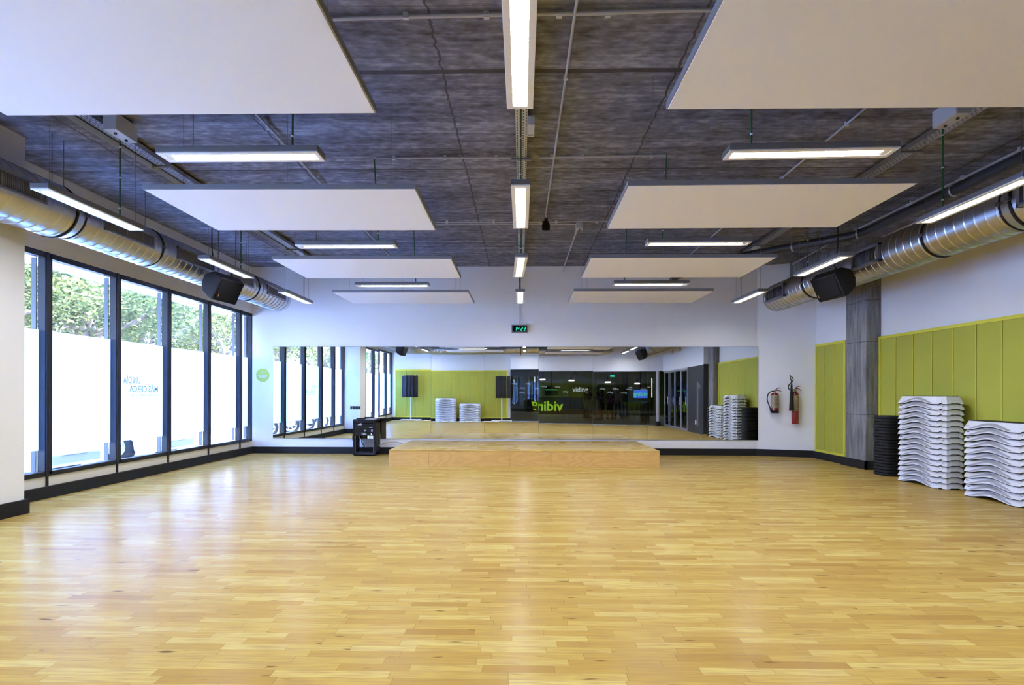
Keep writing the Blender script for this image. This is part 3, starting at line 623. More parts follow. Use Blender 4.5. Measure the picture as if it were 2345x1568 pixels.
def jbox(label, x, y, z, sx, sy, sz, glands=2):
    o = thing('junction_box', label, 'junction box', (x, y, z), None)
    MB().bx(x - sx / 2, x + sx / 2, y - sy / 2, y + sy / 2, z, z + sz).build('box_body', 'box_grey', o, bevel=.006)
    MB().bx(x - sx / 2 - .006, x - sx / 2, y - sy / 2 + .004, y + sy / 2 - .004, z + .004, z + sz - .004).build('box_lid', 'box_grey', o, bevel=.002)
    for i in range(glands): MB().cyl((x, y - sy / 4 + i * sy / 2, z - .016), (x, y - sy / 4 + i * sy / 2, z), .014, n=12).build('cable_gland', 'pipe_dark', o)
    return o
jbox('grey junction box beside the left cable trays', -4.04, 5.42, 3.90, .13, .30, .17)
jbox('grey junction box on the right cable tray', 4.06, 5.22, 3.90, .13, .30, .17)
jbox('small white junction box above the third central lamp', -.012, 8.98, 3.93, .09, .13, .10)
jbox('small grey junction box at the head of the short conduit', .93, 8.80, 3.97, .10, .13, .10)
jbox('small grey junction box on the right side conduit', 5.62, 7.95, 4.0, .09, .14, .08)
o = thing('outlet_box', 'small box with three holes beside the central tray', 'socket', (.09, 5.42, 3.92))
MB().bx(.055, .125, 5.29, 5.55, 3.93, 4.02).build('box_body', 'box_grey', o, bevel=.004)
g = MB();
for q in (-.02, 0, .02): g.cyl((.09 + q, 5.5, 3.927), (.09 + q, 5.5, 3.931), .007, n=10)
g.build('socket_holes', 'rubber_black', o)
# pouch
o = thing('drawstring_pouch', 'black cloth pouch hanging from the conduit end', 'bag', (.37, 8.32, 3.82))
g = MB(); prof = [(.004, .0), (.055, .005), (.062, .02), (.060, .09), (.045, .135), (.015, .165), (.012, .17), (.022, .185)]
g.lathe(prof, Matrix.Translation((.37, 8.32, 3.81)) @ Matrix.Diagonal((1, .5, 1, 1)), 16); g.build('pouch_body', 'pouch_black', o)
MB().tube([(.345, 8.30, 3.985), (.37, 8.29, 3.972), (.40, 8.30, 3.985)], .008, 6).build('drawstring', 'pouch_black', o)

# ------------------------------------------------------------------ speakers
def speaker_proto():
    o = thing('loudspeaker', 'x', 'loudspeaker', (0, 0, 0))
    # section in local (x = towards room, z up), length along local y
    sec = [(-.17, -.02), (-.12, -.14), (.02, -.20), (.10, -.205), (.115, .16), (-.02, .205), (-.13, .14), (-.165, .08)]
    M = frame_M((0, .27, 0), (1, 0, 0), (0, 0, 1)); g = MB(); g.prism(sec, M, .54); g.build('cabinet', 'black_plastic', o, local=True, bevel=.012)
    g = MB(); g.bx(.100, .124, -.245, .245, -.175, .145, Matrix.Rotation(R(0), 4, 'Y')); g.build('grille', 'speaker_grille', o, local=True, bevel=.018)
    g = MB(); g.bx(.124, .1265, -.205, -.198, -.13, -.085); g.build('badge', 'orange_print', o, local=True)
    for yy in (-.2, .2):
        g = MB(); 
        g.cyl((-.03, yy, .17), (-.03, yy, .22), .006, n=8); g.build('eye_bolt', 'wire_steel', o, local=True)
    return o
SP = speaker_proto()
def place_speaker(o, x, y, z, rz, ry, label):
    o.location = (x, y, z); o.rotation_euler = Euler((0, ry, rz), 'XYZ'); o['label'] = label; o['group'] = 'black loudspeakers hung beside the ducts'
    bpy.context.view_layer.update(); Mw = Matrix.Translation((x, y, z)) @ Euler((0, ry, rz), 'XYZ').to_matrix().to_4x4(); inv = Mw.inverted()
    for yy in (-.2, .2):
        p = Mw @ Vector((-.03, yy, .22)); g = MB(); q = Vector((p.x, p.y, CZ)); g.cyl(inv @ p, inv @ q, .0045, n=6)
        nl = int((CZ - p.z) / .045)
        for i in range(nl): c = inv @ (p + Vector((0, 0, .03 + i * .045))); c2 = inv @ (p + Vector((0, 0, .05 + i * .045))); g.cyl(c, c2, .008, n=6)
        g.build('chain', 'wire_steel', o, local=True)
    pp = [Mw @ Vector((-.12, .1, .1)), Mw @ Vector((-.05, .12, .24)), Vector((x - .03, y - .1, z + .34)), Vector((x - .05, y - .22, z + .5)), Vector((x - .05, y - .22, CZ))]
    MB().hose([inv @ a for a in pp], .008, 6).build('speaker_cable', 'rubber_black', o, local=True)
s2 = copy_tree(SP); s3 = copy_tree(SP); s4 = copy_tree(SP)
place_speaker(SP, -4.60, 8.33, 2.945, R(-8), R(24), 'black loudspeaker hanging by the window side duct')
place_speaker(s2, 4.62, 8.18, 2.955, R(188), R(24), 'black loudspeaker hanging by the yellow panel side duct')
place_speaker(s3, -4.60, 3.0, 2.92, R(8), R(24), 'black loudspeaker on the window side seen only in the mirror')
place_speaker(s4, 4.62, 2.0, 2.92, R(172), R(24), 'black loudspeaker on the door side seen only in the mirror')

# ------------------------------------------------------------------ yellow wall panels
def wall_panel(label, origin, xd, W, z0, z1, seams, T=.05, fr=.048, slope=0):
    """origin: wall point at panel start; xd: direction along wall; room side = xd rotated so local z points into room"""
    M = frame_M(origin, xd, (0, 0, 1)); o = thing('acoustic_wall_panel', label, 'wall panel', origin)
    B = lambda a0, a1, b0, b1, c0, c1, mb: mb.bx(a0, a1, b0, b1, c0, c1, M)
    g = MB(); B(0, W, z0, z0 + fr, 0, T, g); B(0, W, z1 - fr, z1, 0, T, g); B(0, fr, z0 + fr, z1 - fr, 0, T, g); B(W - fr, W, z0 + fr, z1 - fr, 0, T, g); g.build('frame', 'yellow_frame', o)
    xs = [fr] + seams + [W - fr]
    g = MB()
    for a, c in zip(xs[:-1], xs[1:]): B(a + .0, c - .009, z0 + fr, z1 - fr, 0, T - .012, g)
    g.build('boards', 'yellow_board', o)
    g = MB()
    for a in seams: B(a - .009, a, z0 + fr, z1 - fr, 0, T - .03, g); B(a - .019, a - .009, z0 + fr, z1 - fr, T - .012, T - .008, g)
    g.build('joint_strips', 'yellow_frame', o)
    return o
wall_panel('narrow yellow green panel between end wall and concrete column', (6.17, 11.455, 0), (0, -1, 0), 1.05, .142, 2.355, [.35, .70], T=.055)
wall_panel('long yellow green panel behind the step stacks', (6.33, 9.69, 0), (0, -1, 0), 3.70, .142, 2.340, [.405 * i + .03 for i in range(1, 9)], T=.05)
wall_panel('wide yellow green panel on the rear wall, seen in the mirror', (-.80, -1.0, 0), (-1, 0, 0), 5.02, .142, 2.32, [.40 * i + .1 for i in range(1, 12)], T=.05)
# ------------------------------------------------------------------ stage
SX0, SX1, SY0, SY1, SZ = -2.39, 2.485, 9.80, 11.855, .303
o = thing('stage_platform', 'low wooden stage platform in front of the mirror', 'stage', (0, 10.8, 0))
g = MB(); g.bx(SX0, SX1, SY0 - .004, SY1, SZ - .022, SZ); g.build('stage_top', 'stage_wood', o, bevel=.003)
fb = [px for px in (891, 982, 1168, 1262, 1512.5)]
fx_ = [SX0 + .004] + [(p - 1193.6) / F_PX * 9.83 for p in fb[1:4]] + [SX1 - .004]
for a, c in zip(fx_[:-1], fx_[1:]):
    g = MB(); g.bx(a + .0015, c - .0015, SY0, SY0 + .02, 0, SZ - .023); g.build('front_board', 'stage_veneer', o)
g = MB(); g.bx(SX0, SX0 + .02, SY0 + .022, SY1, 0, SZ - .023); g.bx(SX1 - .02, SX1, SY0 + .022, SY1, 0, SZ - .023); g.build('side_board', 'stage_veneer', o)
MB().bx(SX0 + .1, SX1 - .1, SY1 - .03, SY1, 0, SZ - .023).build('back_board', 'stage_veneer', o)

# ------------------------------------------------------------------ equipment rack
RX0, RX1, RY0, RY1, RZ = -3.553, -3.075, 11.44, 11.835, .775
o = thing('equipment_rack', 'black open metal equipment rack beside the stage', 'rack', ((RX0 + RX1) / 2, (RY0 + RY1) / 2, 0))
for xa, xb in ((RX0, RX0 + .028), (RX1 - .028, RX1)): box(xa, xb, RY0, RY1, .03, RZ - .03).build('side_panel', 'black_plastic', o, bevel=.003)
box(RX0, RX1, RY0, RY1, RZ - .075, RZ).build('top_panel', 'black_plastic', o, bevel=.004)
box(RX0, RX1, RY0, RY1, .02, .075).build('bottom_panel', 'black_plastic', o, bevel=.004)
for xa in (RX0 + .03, RX1 - .055): box(xa, xa + .025, RY0 + .02, RY0 + .03, .075, RZ - .075).build('mounting_rail', 'pipe_dark', o)
for xa in (RX0 + .03, RX1 - .03):
    for ya in (RY0 + .04, RY1 - .04): MB().cyl((xa, ya, 0), (xa, ya, .022), .018, n=12).build('foot', 'rubber_black', o)
def unit(name, label, z0, z1, cat='audio unit', y=RY0 + .012):
    u = thing(name, label, cat, ((RX0 + RX1) / 2, y, z0), 'audio units in the rack')
    box(RX0 + .04, RX1 - .04, y, y + .30, z0, z1).build('unit_body', 'black_plastic', u, bevel=.002); return u
u = unit('mixer_unit', 'upper black audio unit in the rack, white badge in front', .640, .690); box(-3.45, -3.37, RY0 + .010, RY0 + .012, .655, .667).build('badge', 'clip_white', u); MB().cyl((-3.39, RY0 + .013, .684), (-3.39, RY0 + .006, .684), .010, n=10).build('knob', 'paper', u)
u = unit('receiver_unit', 'second black audio unit in the rack with small green lights', .575, .632)
g = MB()
for q in range(7): g.bx(-3.50 + q * .045, -3.49 + q * .045, RY0 + .0105, RY0 + .012, .598, .603)
g.build('indicator_lights', 'led_green', u); box(-3.21, -3.14, RY0 + .0105, RY0 + .012, .600, .612).build('badge', 'clip_white', u)
u = unit('amplifier_unit', 'third black audio unit in the rack with a round dial', .505, .568); MB().cyl((-3.30, RY0 + .012, .535), (-3.30, RY0 + .002, .535), .018, n=16).build('dial', 'box_grey', u)
g = MB()
for q in range(3): g.bx(-3.17, -3.135, RY0 + .0105, RY0 + .012, .515 + q * .018, .521 + q * .018)
g.build('labels', 'clip_white', u)
u = unit('deck_unit', 'lowest black audio unit in the rack with a pale twin plate', .430, .498); box(-3.37, -3.27, RY0 + .009, RY0 + .012, .445, .487).build('twin_plate', 'box_grey', u, bevel=.006)
g = MB(); g.cyl((-3.345, RY0 + .009, .466), (-3.345, RY0 + .006, .466), .010, n=12); g.cyl((-3.295, RY0 + .009, .466), (-3.295, RY0 + .006, .466), .010, n=12); g.build('twin_knobs', 'rubber_black', u)
box(-3.175, -3.15, RY0 + .009, RY0 + .012, .448, .478).build('switch', 'clip_white', u)
o = thing('media_player', 'flat black device lying on top of the rack', 'media player', (-3.43, 11.60, RZ)); box(-3.50, -3.34, 11.50, 11.68, RZ, RZ + .022).build('player_body', 'black_plastic', o, bevel=.004)
o = box(-3.30, -3.10, 11.47, 11.72, RZ, RZ + .004).build('paper_sheet', 'paper'); tag(o, 'white paper sheets lying on top of the rack', 'paper')
g = MB(); g.hose([(-3.558, 11.60, .50), (-3.60, 11.62, .46), (-3.625, 11.64, .38), (-3.62, 11.66, .31), (-3.57, 11.66, .30)], .006, 8); tag(g.build('cable', 'rubber_black'), 'dark cable looping out of the left side of the rack', 'cable')
g = MB(); g.hose([(-3.39, 11.6, .436), (-3.41, 11.58, .36), (-3.40, 11.56, .28), (-3.35, 11.55, .22), (-3.35, 11.6, .16), (-3.25, 11.66, .12), (-3.15, 11.7, .082)], .007, 8); tag(g.build('cable', 'rubber_black'), 'black cable hanging inside the open lower half of the rack', 'cable')
g = MB(); g.hose([(-3.07, 11.70, .20), (-2.95, 11.72, .25), (-2.80, 11.73, .275), (-2.66, 11.73, .265), (-2.56, 11.74, .22), (-2.50, 11.75, .14), (-2.42, 11.76, .05)], .011, 8); tag(g.build('cable', 'pipe_grey'), 'grey cable arching between the rack and the stage', 'cable')
o = thing('wall_socket', 'black triple wall socket plate fixed over the mirror', 'socket', (-3.64, 11.866, 1.008))
box(-3.752, -3.532, 11.868, 11.885, .975, 1.045).build('cover_plate', 'black_plastic', o, bevel=.003)
g = MB(); g.lathe([(.020, 0), (.026, 0), (.026, .004), (.020, .004)], frame_M((-3.715, 11.868, 1.010), (1, 0, 0), (0, 0, 1)), 20, cap=False); g.build('socket_ring', 'clip_white', o)
for q in (-3.64, -3.57): box(q - .03, q + .03, 11.865, 11.868, .983, 1.037).build('insert', 'pipe_dark', o, bevel=.002)

# ------------------------------------------------------------------ clock
o = thing('digital_clock', 'wall clock with green digits reading 14 23', 'clock', (-.042, 11.885, 2.735))
box(-.215, .131, 11.80, 11.885, 2.648, 2.818).build('clock_housing', 'clock_frame', o, bevel=.006)
box(-.198, .114, 11.796, 11.80, 2.665, 2.802).build('display', 'clock_face', o)
SEG = {'1': 'bc', '4': 'fgbc', '2': 'abged', '3': 'abgcd'}
def digit(mb, x, z, ch, w=.040, h=.078, t=.0095, y=11.795):
    sh = .16
    def bar(a0, b0, a1, b1):
        M = Matrix(((1, 0, sh, x), (0, 1, 0, y), (0, 0, 1, z), (0, 0, 0, 1))); mb.bx(a0, a1, -.001, 0, b0, b1, M)
    S = {'a': (t * .6, h - t, w - t * .6, h), 'g': (t * .6, h / 2 - t / 2, w - t * .6, h / 2 + t / 2), 'd': (t * .6, 0, w - t * .6, t), 'f': (0, h / 2, t, h - t * .3), 'b': (w - t, h / 2, w, h - t * .3), 'e': (0, t * .3, t, h / 2), 'c': (w - t, t * .3, w, h / 2)}
    for s in SEG[ch]: bar(*S[s])
for ch, x in (('1', -.152), ('4', -.095), ('2', -.018), ('3', .040)):
    g = MB(); digit(g, x, 2.692, ch); g.build('digit', 'digit_glow', o)
# ------------------------------------------------------------------ round green sign
SXc, SZc = -5.703, 1.720
o = thing('round_sign', 'round lime green notice on the white end wall', 'sign', (SXc, by(SXc), SZc))
Ms = frame_M((SXc, by(SXc), SZc), (1, 0, 0), (0, 0, 1))
g = MB(); g.prism([(.147 * math.cos(q * math.pi / 24), .147 * math.sin(q * math.pi / 24)) for q in range(48)], Ms, .006); g.build('sign_disc', 'sign_green', o)
g = MB()
def sq(cx, cz, a, bq): g.bx(cx - a, cx + a, cz - bq, cz + bq, .0062, .0072, Ms)
g.prism([((.032 if q % 2 == 0 else .012) * math.cos(q * math.pi / 4), .055 + (.026 if q % 2 == 0 else .012) * math.sin(q * math.pi / 4)) for q in range(8)], Ms @ Matrix.Translation((0, 0, .0066)), .0012)
g.build('pictogram', 'sign_white', o)
g = MB(); random.seed(3)
for zz, half in ((.012, .045), (-.010, .112), (-.024, .098), (-.038, .092), (-.052, .090), (-.118, .030)):
    x = -half
    while x < half - .006:
        w_ = random.uniform(.010, .026); w_ = min(w_, half - x); sq(x + w_ / 2, zz, w_ / 2, .0042 if zz > -.1 else .002); x += w_ + .004
g.build('text_lines', 'sign_white', o)

# ------------------------------------------------------------------ fire extinguishers
def wy(x): return by(x) if x < 5.09 else by(5.09) + (x - 5.09) * (11.5 - by(5.09)) / (6.17 - 5.09)
o = thing('fire_extinguisher', 'shorter red powder fire extinguisher with hose looped on its left', 'fire extinguisher', (5.375, wy(5.375) - .115, .925), 'red fire extinguishers on the end wall')
X, Y, Z = 5.375, wy(5.375) - .115, .925; T = Matrix.Translation((X, Y, Z))
MB().lathe([(.060, 0), (.078, .004), (.080, .055)], T, 28).build('base_ring', 'black_plastic', o)
MB().lathe([(.076, .055), (.076, .37), (.070, .405), (.050, .425), (.030, .435)], T, 28).build('cylinder', 'red_paint', o)
MB().lathe([(.0772, .11), (.0772, .375)], T, 28, cap=False).build('label_band', 'label_gold', o)
g = MB();
for zz, hh in ((.13, .018), (.165, .012), (.20, .03), (.25, .01), (.275, .022), (.32, .012), (.345, .015)): g.bx(-.045, .05, -.0795, -.055, zz, zz + hh * .4, T)
g.build('label_print', 'label_ink', o)
MB().lathe([(.022, .43), (.022, .455), (.014, .47), (.014, .49)], T, 16).build('valve', 'brass', o)
g = MB(); g.tube([(X, Y, Z + .485), (X + .05, Y, Z + .515), (X + .11, Y, Z + .545)], [.010, .008, .006], 8); g.build('lever', 'red_paint', o)
g = MB(); g.tube([(X, Y, Z + .480), (X + .07, Y, Z + .478), (X + .135, Y, Z + .465)], [.010, .008, .006], 8); g.build('handle', 'red_paint', o)
g = MB(); g.hose([(X - .01, Y - .01, Z + .462), (X - .07, Y - .02, Z + .462), (X - .13, Y - .02, Z + .43), (X - .165, Y - .02, Z + .35), (X - .165, Y - .02, Z + .27), (X - .135, Y - .02, Z + .18), (X - .105, Y - .02, Z + .10), (X - .095, Y - .02, Z + .055)], .0105, 10); h_ = g.build('hose', 'rubber_black', o)
MB().cyl((X - .10, Y - .02, Z + .09), (X - .085, Y - .02, Z + .035), .017, .013, 10).build('nozzle', 'black_plastic', h_)
box(X - .03, X + .03, Y + .07, Y + .125, Z + .33, Z + .37).build('wall_bracket', 'galvanised_dark', o)
X = 5.745; Y = wy(5.745) - .11; Z = .70; T = Matrix.Translation((X, Y, Z))
o = thing('fire_extinguisher', 'taller red gas fire extinguisher with long black horn', 'fire extinguisher', (X, Y, Z), 'red fire extinguishers on the end wall')
MB().lathe([(.050, 0), (.066, .006), (.070, .02), (.070, .60), (.062, .64), (.040, .675), (.024, .69)], T, 28).build('cylinder', 'red_paint', o)
MB().lathe([(.0712, .28), (.0712, .60)], T, 28, cap=False).build('label_band', 'label_gold', o)
g = MB()
for zz in (.30, .34, .375, .41, .45, .485, .52, .56): g.bx(-.04, .045, -.0735, -.05, zz, zz + .010, T)
g.build('label_print', 'label_ink', o)
MB().lathe([(.022, .685), (.028, .71), (.022, .74)], T, 16).build('valve', 'brass', o)
g = MB(); g.tube([(X + .0, Y, Z + .745), (X + .04, Y, Z + .785), (X + .12, Y, Z + .80)], [.011, .008, .006], 8); g.build('lever', 'red_paint', o)
g = MB(); g.tube([(X + .0, Y, Z + .745), (X + .07, Y, Z + .745), (X + .12, Y, Z + .70)], [.011, .008, .006], 8); g.build('handle', 'red_paint', o)
g = MB(); g.lathe([(.048, .28), (.020, .78), (.017, .83)], Matrix.Translation((X - .105, Y - .06, Z)), 18); g.build('discharge_horn', 'black_plastic', o)
g = MB(); g.hose([(X - .02, Y - .03, Z + .72), (X - .12, Y - .05, Z + .715), (X - .165, Y - .06, Z + .745), (X - .17, Y - .06, Z + .80), (X - .13, Y - .06, Z + .85), (X - .095, Y - .06, Z + .88), (X - .072, Y - .06, Z + .925), (X - .085, Y - .06, Z + .97), (X - .125, Y - .06, Z + 1.005), (X - .14, Y - .06, Z + 1.01), (X - .125, Y - .06, Z + .95), (X - .10, Y - .06, Z + .86), (X - .103, Y - .06, Z + .82)], .0095, 10); g.build('hose', 'rubber_black', o)
box(X - .03, X + .03, Y + .065, Y + .12, Z + .54, Z + .58).build('wall_bracket', 'galvanised_dark', o)

# ------------------------------------------------------------------ step platforms
PITCH = .0787
def step_proto():
    o = thing('step_platform', 'x', 'exercise step', (0, 0, 0))
    HX, HY, cx, cy = .478, .200, .095, .085; H = .118
    per = []   # (x, y, zbottom)
    def seg(p0, p1, n, fn):
        for i in range(n): t = i / n; per.append((p0[0] + (p1[0] - p0[0]) * t, p0[1] + (p1[1] - p0[1]) * t, fn(t)))
    L2 = HX - cx
    def arch(t):
        u = (t - .5) * 2 * L2
        if abs(u) > .29: return .009
        return .009 + .046 * (.5 + .5 * math.cos(math.pi * u / .29)) ** .7
    def notch(t): return .009 + (.014 if .28 < t < .62 else 0)
    def end(t): return .009 + (.012 if .18 < t < .82 else 0)
    seg((-L2, -HY), (L2, -HY), 36, arch); seg((L2, -HY), (HX, -HY + cy), 8, notch); seg((HX, -HY + cy), (HX, HY - cy), 12, end); seg((HX, HY - cy), (L2, HY), 8, notch)
    seg((L2, HY), (-L2, HY), 36, arch); seg((-L2, HY), (-HX, HY - cy), 8, notch); seg((-HX, HY - cy), (-HX, -HY + cy), 12, end); seg((-HX, -HY + cy), (-L2, -HY), 8, notch)
    n = len(per); rings = []
    def rg(f): rings.append([Vector(f(*p)) for p in per])
    s1 = lambda x, y, k: (x * (1 - k / HX), y * (1 - k / HY))
    rg(lambda x, y, z: (*s1(x, y, .012), z + .001)); 
    rings.insert(0, [Vector((*s1(p[0], p[1], .054), H - .012)) for p in per]) # inner underside
    rg(lambda x, y, z: (*s1(x, y, 0), z)); rg(lambda x, y, z: (*s1(x, y, .003), z + .010))
    rg(lambda x, y, z: (*s1(x, y, .040), H - .010)); rg(lambda x, y, z: (*s1(x, y, .046), H - .003)); rg(lambda x, y, z: (*s1(x, y, .056), H))
    vs = [v for r in rings for v in r]
    fs = [(i * n + k, i * n + (k + 1) % n, (i + 1) * n + (k + 1) % n, (i + 1) * n + k) for i in range(len(rings) - 1) for k in range(n)]
    g = MB(); g.add(vs, fs, False); g.add(rings[-1], [tuple(range(n))]); g.add(rings[0], [tuple(range(n))[::-1]]); g.build('platform_shell', 'step_white', o, local=True)
    off0 = .012; g = MB(); ra = [Vector((*s1(p[0], p[1], .011), 0 if p[2] < .011 else p[2] - .010)) for p in per]; rb = [Vector((*s1(p[0], p[1], .013), p[2] + .008)) for p in per]; rc = [Vector((*s1(p[0], p[1], .020), p[2] + .008)) for p in per]; rd = [Vector((*s1(p[0], p[1], .020), ra[i].z)) for i, p in enumerate(per)]
    g.add(ra + rb + rc + rd, [(i * n + k, i * n + (k + 1) % n, ((i + 1) % 4) * n + (k + 1) % n, ((i + 1) % 4) * n + k) for i in range(4) for k in range(n)]); g.build('gap_shade_ring', 'rubber_black', o, local=True)  # black ring added for the dark shaded gap where stacked steps meet
    g = MB(); m0 = [Vector((*s1(p[0], p[1], .050), H - .020)) for p in per]; m1 = [Vector((*s1(p[0], p[1], .050), H + .003)) for p in per]
    g.add(m0 + m1, [(k, (k + 1) % n, n + (k + 1) % n, n + k) for k in range(n)] + [tuple(range(n, 2 * n))]); g.build('top_mat', 'rubber_black', o, local=True)
    for s_ in (-1, 1):      # ribbed grip band following the arch on each long side
        g = MB(); N = 66
        for i in range(N):
            ua = -.30 + .60 * i / N; ub = ua + .60 / N * .80
            za = arch(ua / (2 * L2) + .5); zt = za + .012 + .034 * math.cos(ua / .31 * math.pi / 2) ** .6; zb = za + .008
            def pt(u, z): k = .003 + .037 * max(0, (z - za - .010)) / (H - .020 - za); return (u, s_ * (HY - k + .0012), z)
            g.add([pt(ua, zb), pt(ub, zb), pt(ub, zt), pt(ua, zt)], [(0, 1, 2, 3) if s_ < 0 else (3, 2, 1, 0)])
        g.build('grip_band', 'step_grey', o, local=True)
    return o
ST = step_proto(); STu = [False]
def step(x, y, z, rz, label, group, printed=False):
    o = ST if not STu[0] else copy_tree(ST); STu[0] = True
    o.location = (x, y, z); o.rotation_euler = (0, 0, rz); o['label'] = label; o['group'] = group
    if printed:
        k = .014 if True else 0
        for u in (-.335, .335 + .10):
            if u < 0: M = frame_M((u, -.200 + .0125, .052), (1, 0, 0), (0, .36, 1))
            else: M = frame_M((.4178, -.1462, .052), (.095, .085, 0), (-.25, .28, 1))
            tx = text('lettering', 'Reebok', 'print_black', M, .014, None, .0012, False, .0006); tx.parent = o
            if u >= 0: pass
def stack(x, y, rz, n, where, group, prints=()):
    for i in range(n): step(x + random.uniform(-.004, .004), y + random.uniform(-.005, .005), (n - 1 - i) * PITCH, rz, 'white step, %s of the %s' % (nth_top(i, n), where), group, i in prints)
random.seed(11)
# long side faces the room (-x): local -y -> world -x  => rotate by -90deg
stack(6.008, 8.12, R(-90), 16, 'tall stack by the yellow panel', 'white steps in the tall stack', (1, 2, 7, 11))
stack(6.006, 6.865, R(-90), 12, 'shorter stack at the right edge', 'white steps in the right hand stack', (0, 1, 2, 9, 10))
stack(-3.52, -.70, R(180), 13, 'taller stack in the mirror', 'white steps in the taller rear stack')
stack(-2.43, -.70, R(180), 10, 'lower stack in the mirror', 'white steps in the lower rear stack')
# ------------------------------------------------------------------ black riser blocks
def riser_proto():
    o = thing('step_riser', 'x', 'step riser', (0, 0, 0)); g = MB(); n = 40; H = .0486
    def sup(r, k, z):
        a = 2 * math.pi * k / n; c, s_ = math.cos(a), math.sin(a); e = .62
        return Vector((r * math.copysign(abs(c) ** e, c), r * math.copysign(abs(s_) ** e, s_), z))
    prof = [(.150, .002), (.178, .003), (.187, .008), (.188, .030), (.186, H - .008), (.176, H - .001), (.150, H - .001)]
    vs = [sup(r, k, z) for r, z in prof for k in range(n)]
    g.add(vs, [(i * n + k, i * n + (k + 1) % n, (i + 1) * n + (k + 1) % n, (i + 1) * n + k) for i in range(len(prof) - 1) for k in range(n)], False)
    g.add(vs[:n], [tuple(range(n))[::-1]]); g.add(vs[-n:], [tuple(range(n))]); g.build('riser_block', 'rubber_black', o, local=True); return o
RI = riser_proto(); RIu = [False]
def riser_stack(x, y, n, where, group):
    for i in range(n):
        o = RI if not RIu[0] else copy_tree(RI); RIu[0] = True
        o.location = (x + random.uniform(-.003, .003), y + random.uniform(-.003, .003), (n - 1 - i) * .0488); o.rotation_euler = (0, 0, random.uniform(-.02, .02))
        o['label'] = 'black riser block, %s of the %s' % (nth_top(i, n), where); o['group'] = group
riser_stack(6.045, 9.06, 20, 'black stack by the concrete column', 'black riser blocks by the concrete column')
riser_stack(6.070, 6.17, 19, 'black stack seen only in the mirror', 'black riser blocks seen in the mirror')

# ------------------------------------------------------------------ mat stands against the rear wall
def mat_stand(x, y, label, mats):
    o = thing('mat_stand', label, 'stand', (x, y, 0), 'white floor stands hung with black mats')
    g = MB(); g.bx(x - .45, x + .45, y - .03, y + .03, .03, .075); g.bx(x - .45, x - .39, y - .28, y + .28, .01, .05); g.bx(x + .39, x + .45, y - .28, y + .28, .01, .05); g.build('stand_base', 'white_metal', o, bevel=.004)
    MB().cyl((x, y, .05), (x, y, 2.05), .026, n=14).build('pole', 'white_metal', o)
    MB().cyl((x - .38, y, 2.03), (x + .38, y, 2.03), .010, n=8).build('cross_rail', 'white_metal', o)
    for s_ in (-.2, .2): MB().cyl((x + s_, y - .2, 2.03), (x + s_, y + .22, 2.03), .008, n=8).build('hook_bar', 'white_metal', o)
    for i, (dx, dy, w, ang) in enumerate(mats):
        mo = thing('exercise_mat', 'black mat, %s on the %s' % (ORD[i], label), 'mat', (x + dx, y + dy, 2.04), 'black mats hung on the floor stands')
        g = MB(); nn = 10; vs = []
        for k in range(nn + 1):
            for q in range(5):
                zz = -.98 * q / 4; xx = -w / 2 + w * k / nn; yy = .010 * math.sin(k * 1.3 + i) * (q / 4)
                vs.append(Vector((xx, yy - .006, zz)))
        vs2 = [v + Vector((0, .012, 0)) for v in vs]; F = []
        for k in range(nn):
            for q in range(4): a = k * 5 + q; F.append((a, a + 1, a + 6, a + 5)); 
        N_ = len(vs); F2 = [tuple(N_ + i_ for i_ in f[::-1]) for f in F]
        for q in range(4): F2.append((q + 1, q, N_ + q, N_ + q + 1)); a = nn * 5 + q; F2.append((a, a + 1, N_ + a + 1, N_ + a))
        for k in range(nn): a = k * 5; F2.append((a, a + 5, N_ + a + 5, N_ + a)); a = k * 5 + 4; F2.append((a + 5, a, N_ + a, N_ + a + 5))
        Mr = Matrix.Rotation(ang, 4, 'Z'); g.add([Mr @ v for v in vs + vs2], F + F2, True); g.build('mat_sheet', 'mat_black', mo, local=True)
mat_stand(-5.02, -.62, 'white stand near the windows, seen in the mirror', [(-.30, .02, .26, .5), (-.16, .04, .30, .3), (-.02, .06, .30, .2), (.12, .03, .26, -.1), (.22, .0, .20, .1)])
mat_stand(-1.03, -.55, 'white stand near the lobby glass, seen in the mirror', [(-.15, .03, .26, .1), (.08, .05, .26, -.2), (.30, .02, .16, .0)])
# ------------------------------------------------------------------ lobby glazing and doors
n_p = 5
for i in range(n_p):
    t0 = GL * i / n_p + .004; t1 = GL * (i + 1) / n_p - .004
    p0, p1 = on_glass(t0, 0), on_glass(t1, 0); o = thing('window_%d' % (20 + i), 'tall frameless glass pane between studio and lobby', 'window', tuple((p0 + p1) / 2), kind='structure')
    g = MB(); M = frame_M(GA, gd, (0, 0, 1)); g.bx(t0, t1, .03, 2.36, -.012, 0, M); g.build('glass_pane', 'lobby_glass', o)
    g = MB(); g.bx(t0, t1, 0, .03, -.03, .02, M); g.bx(t0, t1, 2.345, 2.37, -.03, .02, M); g.build('floor_track', 'alu', o)
M = frame_M(GA, gd, (0, 0, 1))
def dec(px, py, size, mat='decal_white_glow', par=None):
    # find glass point seen in the mirror: simple ratio from the virtual eye at y = 23.74
    d = fw + r2 * ((px - 1172.5) / F_PX) - u2 * ((py - HOR) / F_PX)
    t0 = 11.868 / (d.y - BS * d.x); P = d * t0; nn = Vector((-BS, 1, 0)).normalized(); d2 = d - nn * 2 * d.dot(nn)
    # intersect glass plane
    k = ((GA - P).dot(gn)) / d2.dot(gn); Q = P + d2 * k
    return Q
decals = thing('glass_lettering', 'white viding lettering repeated on the lobby glass', 'lettering', (2.7, -.4, 1.4))
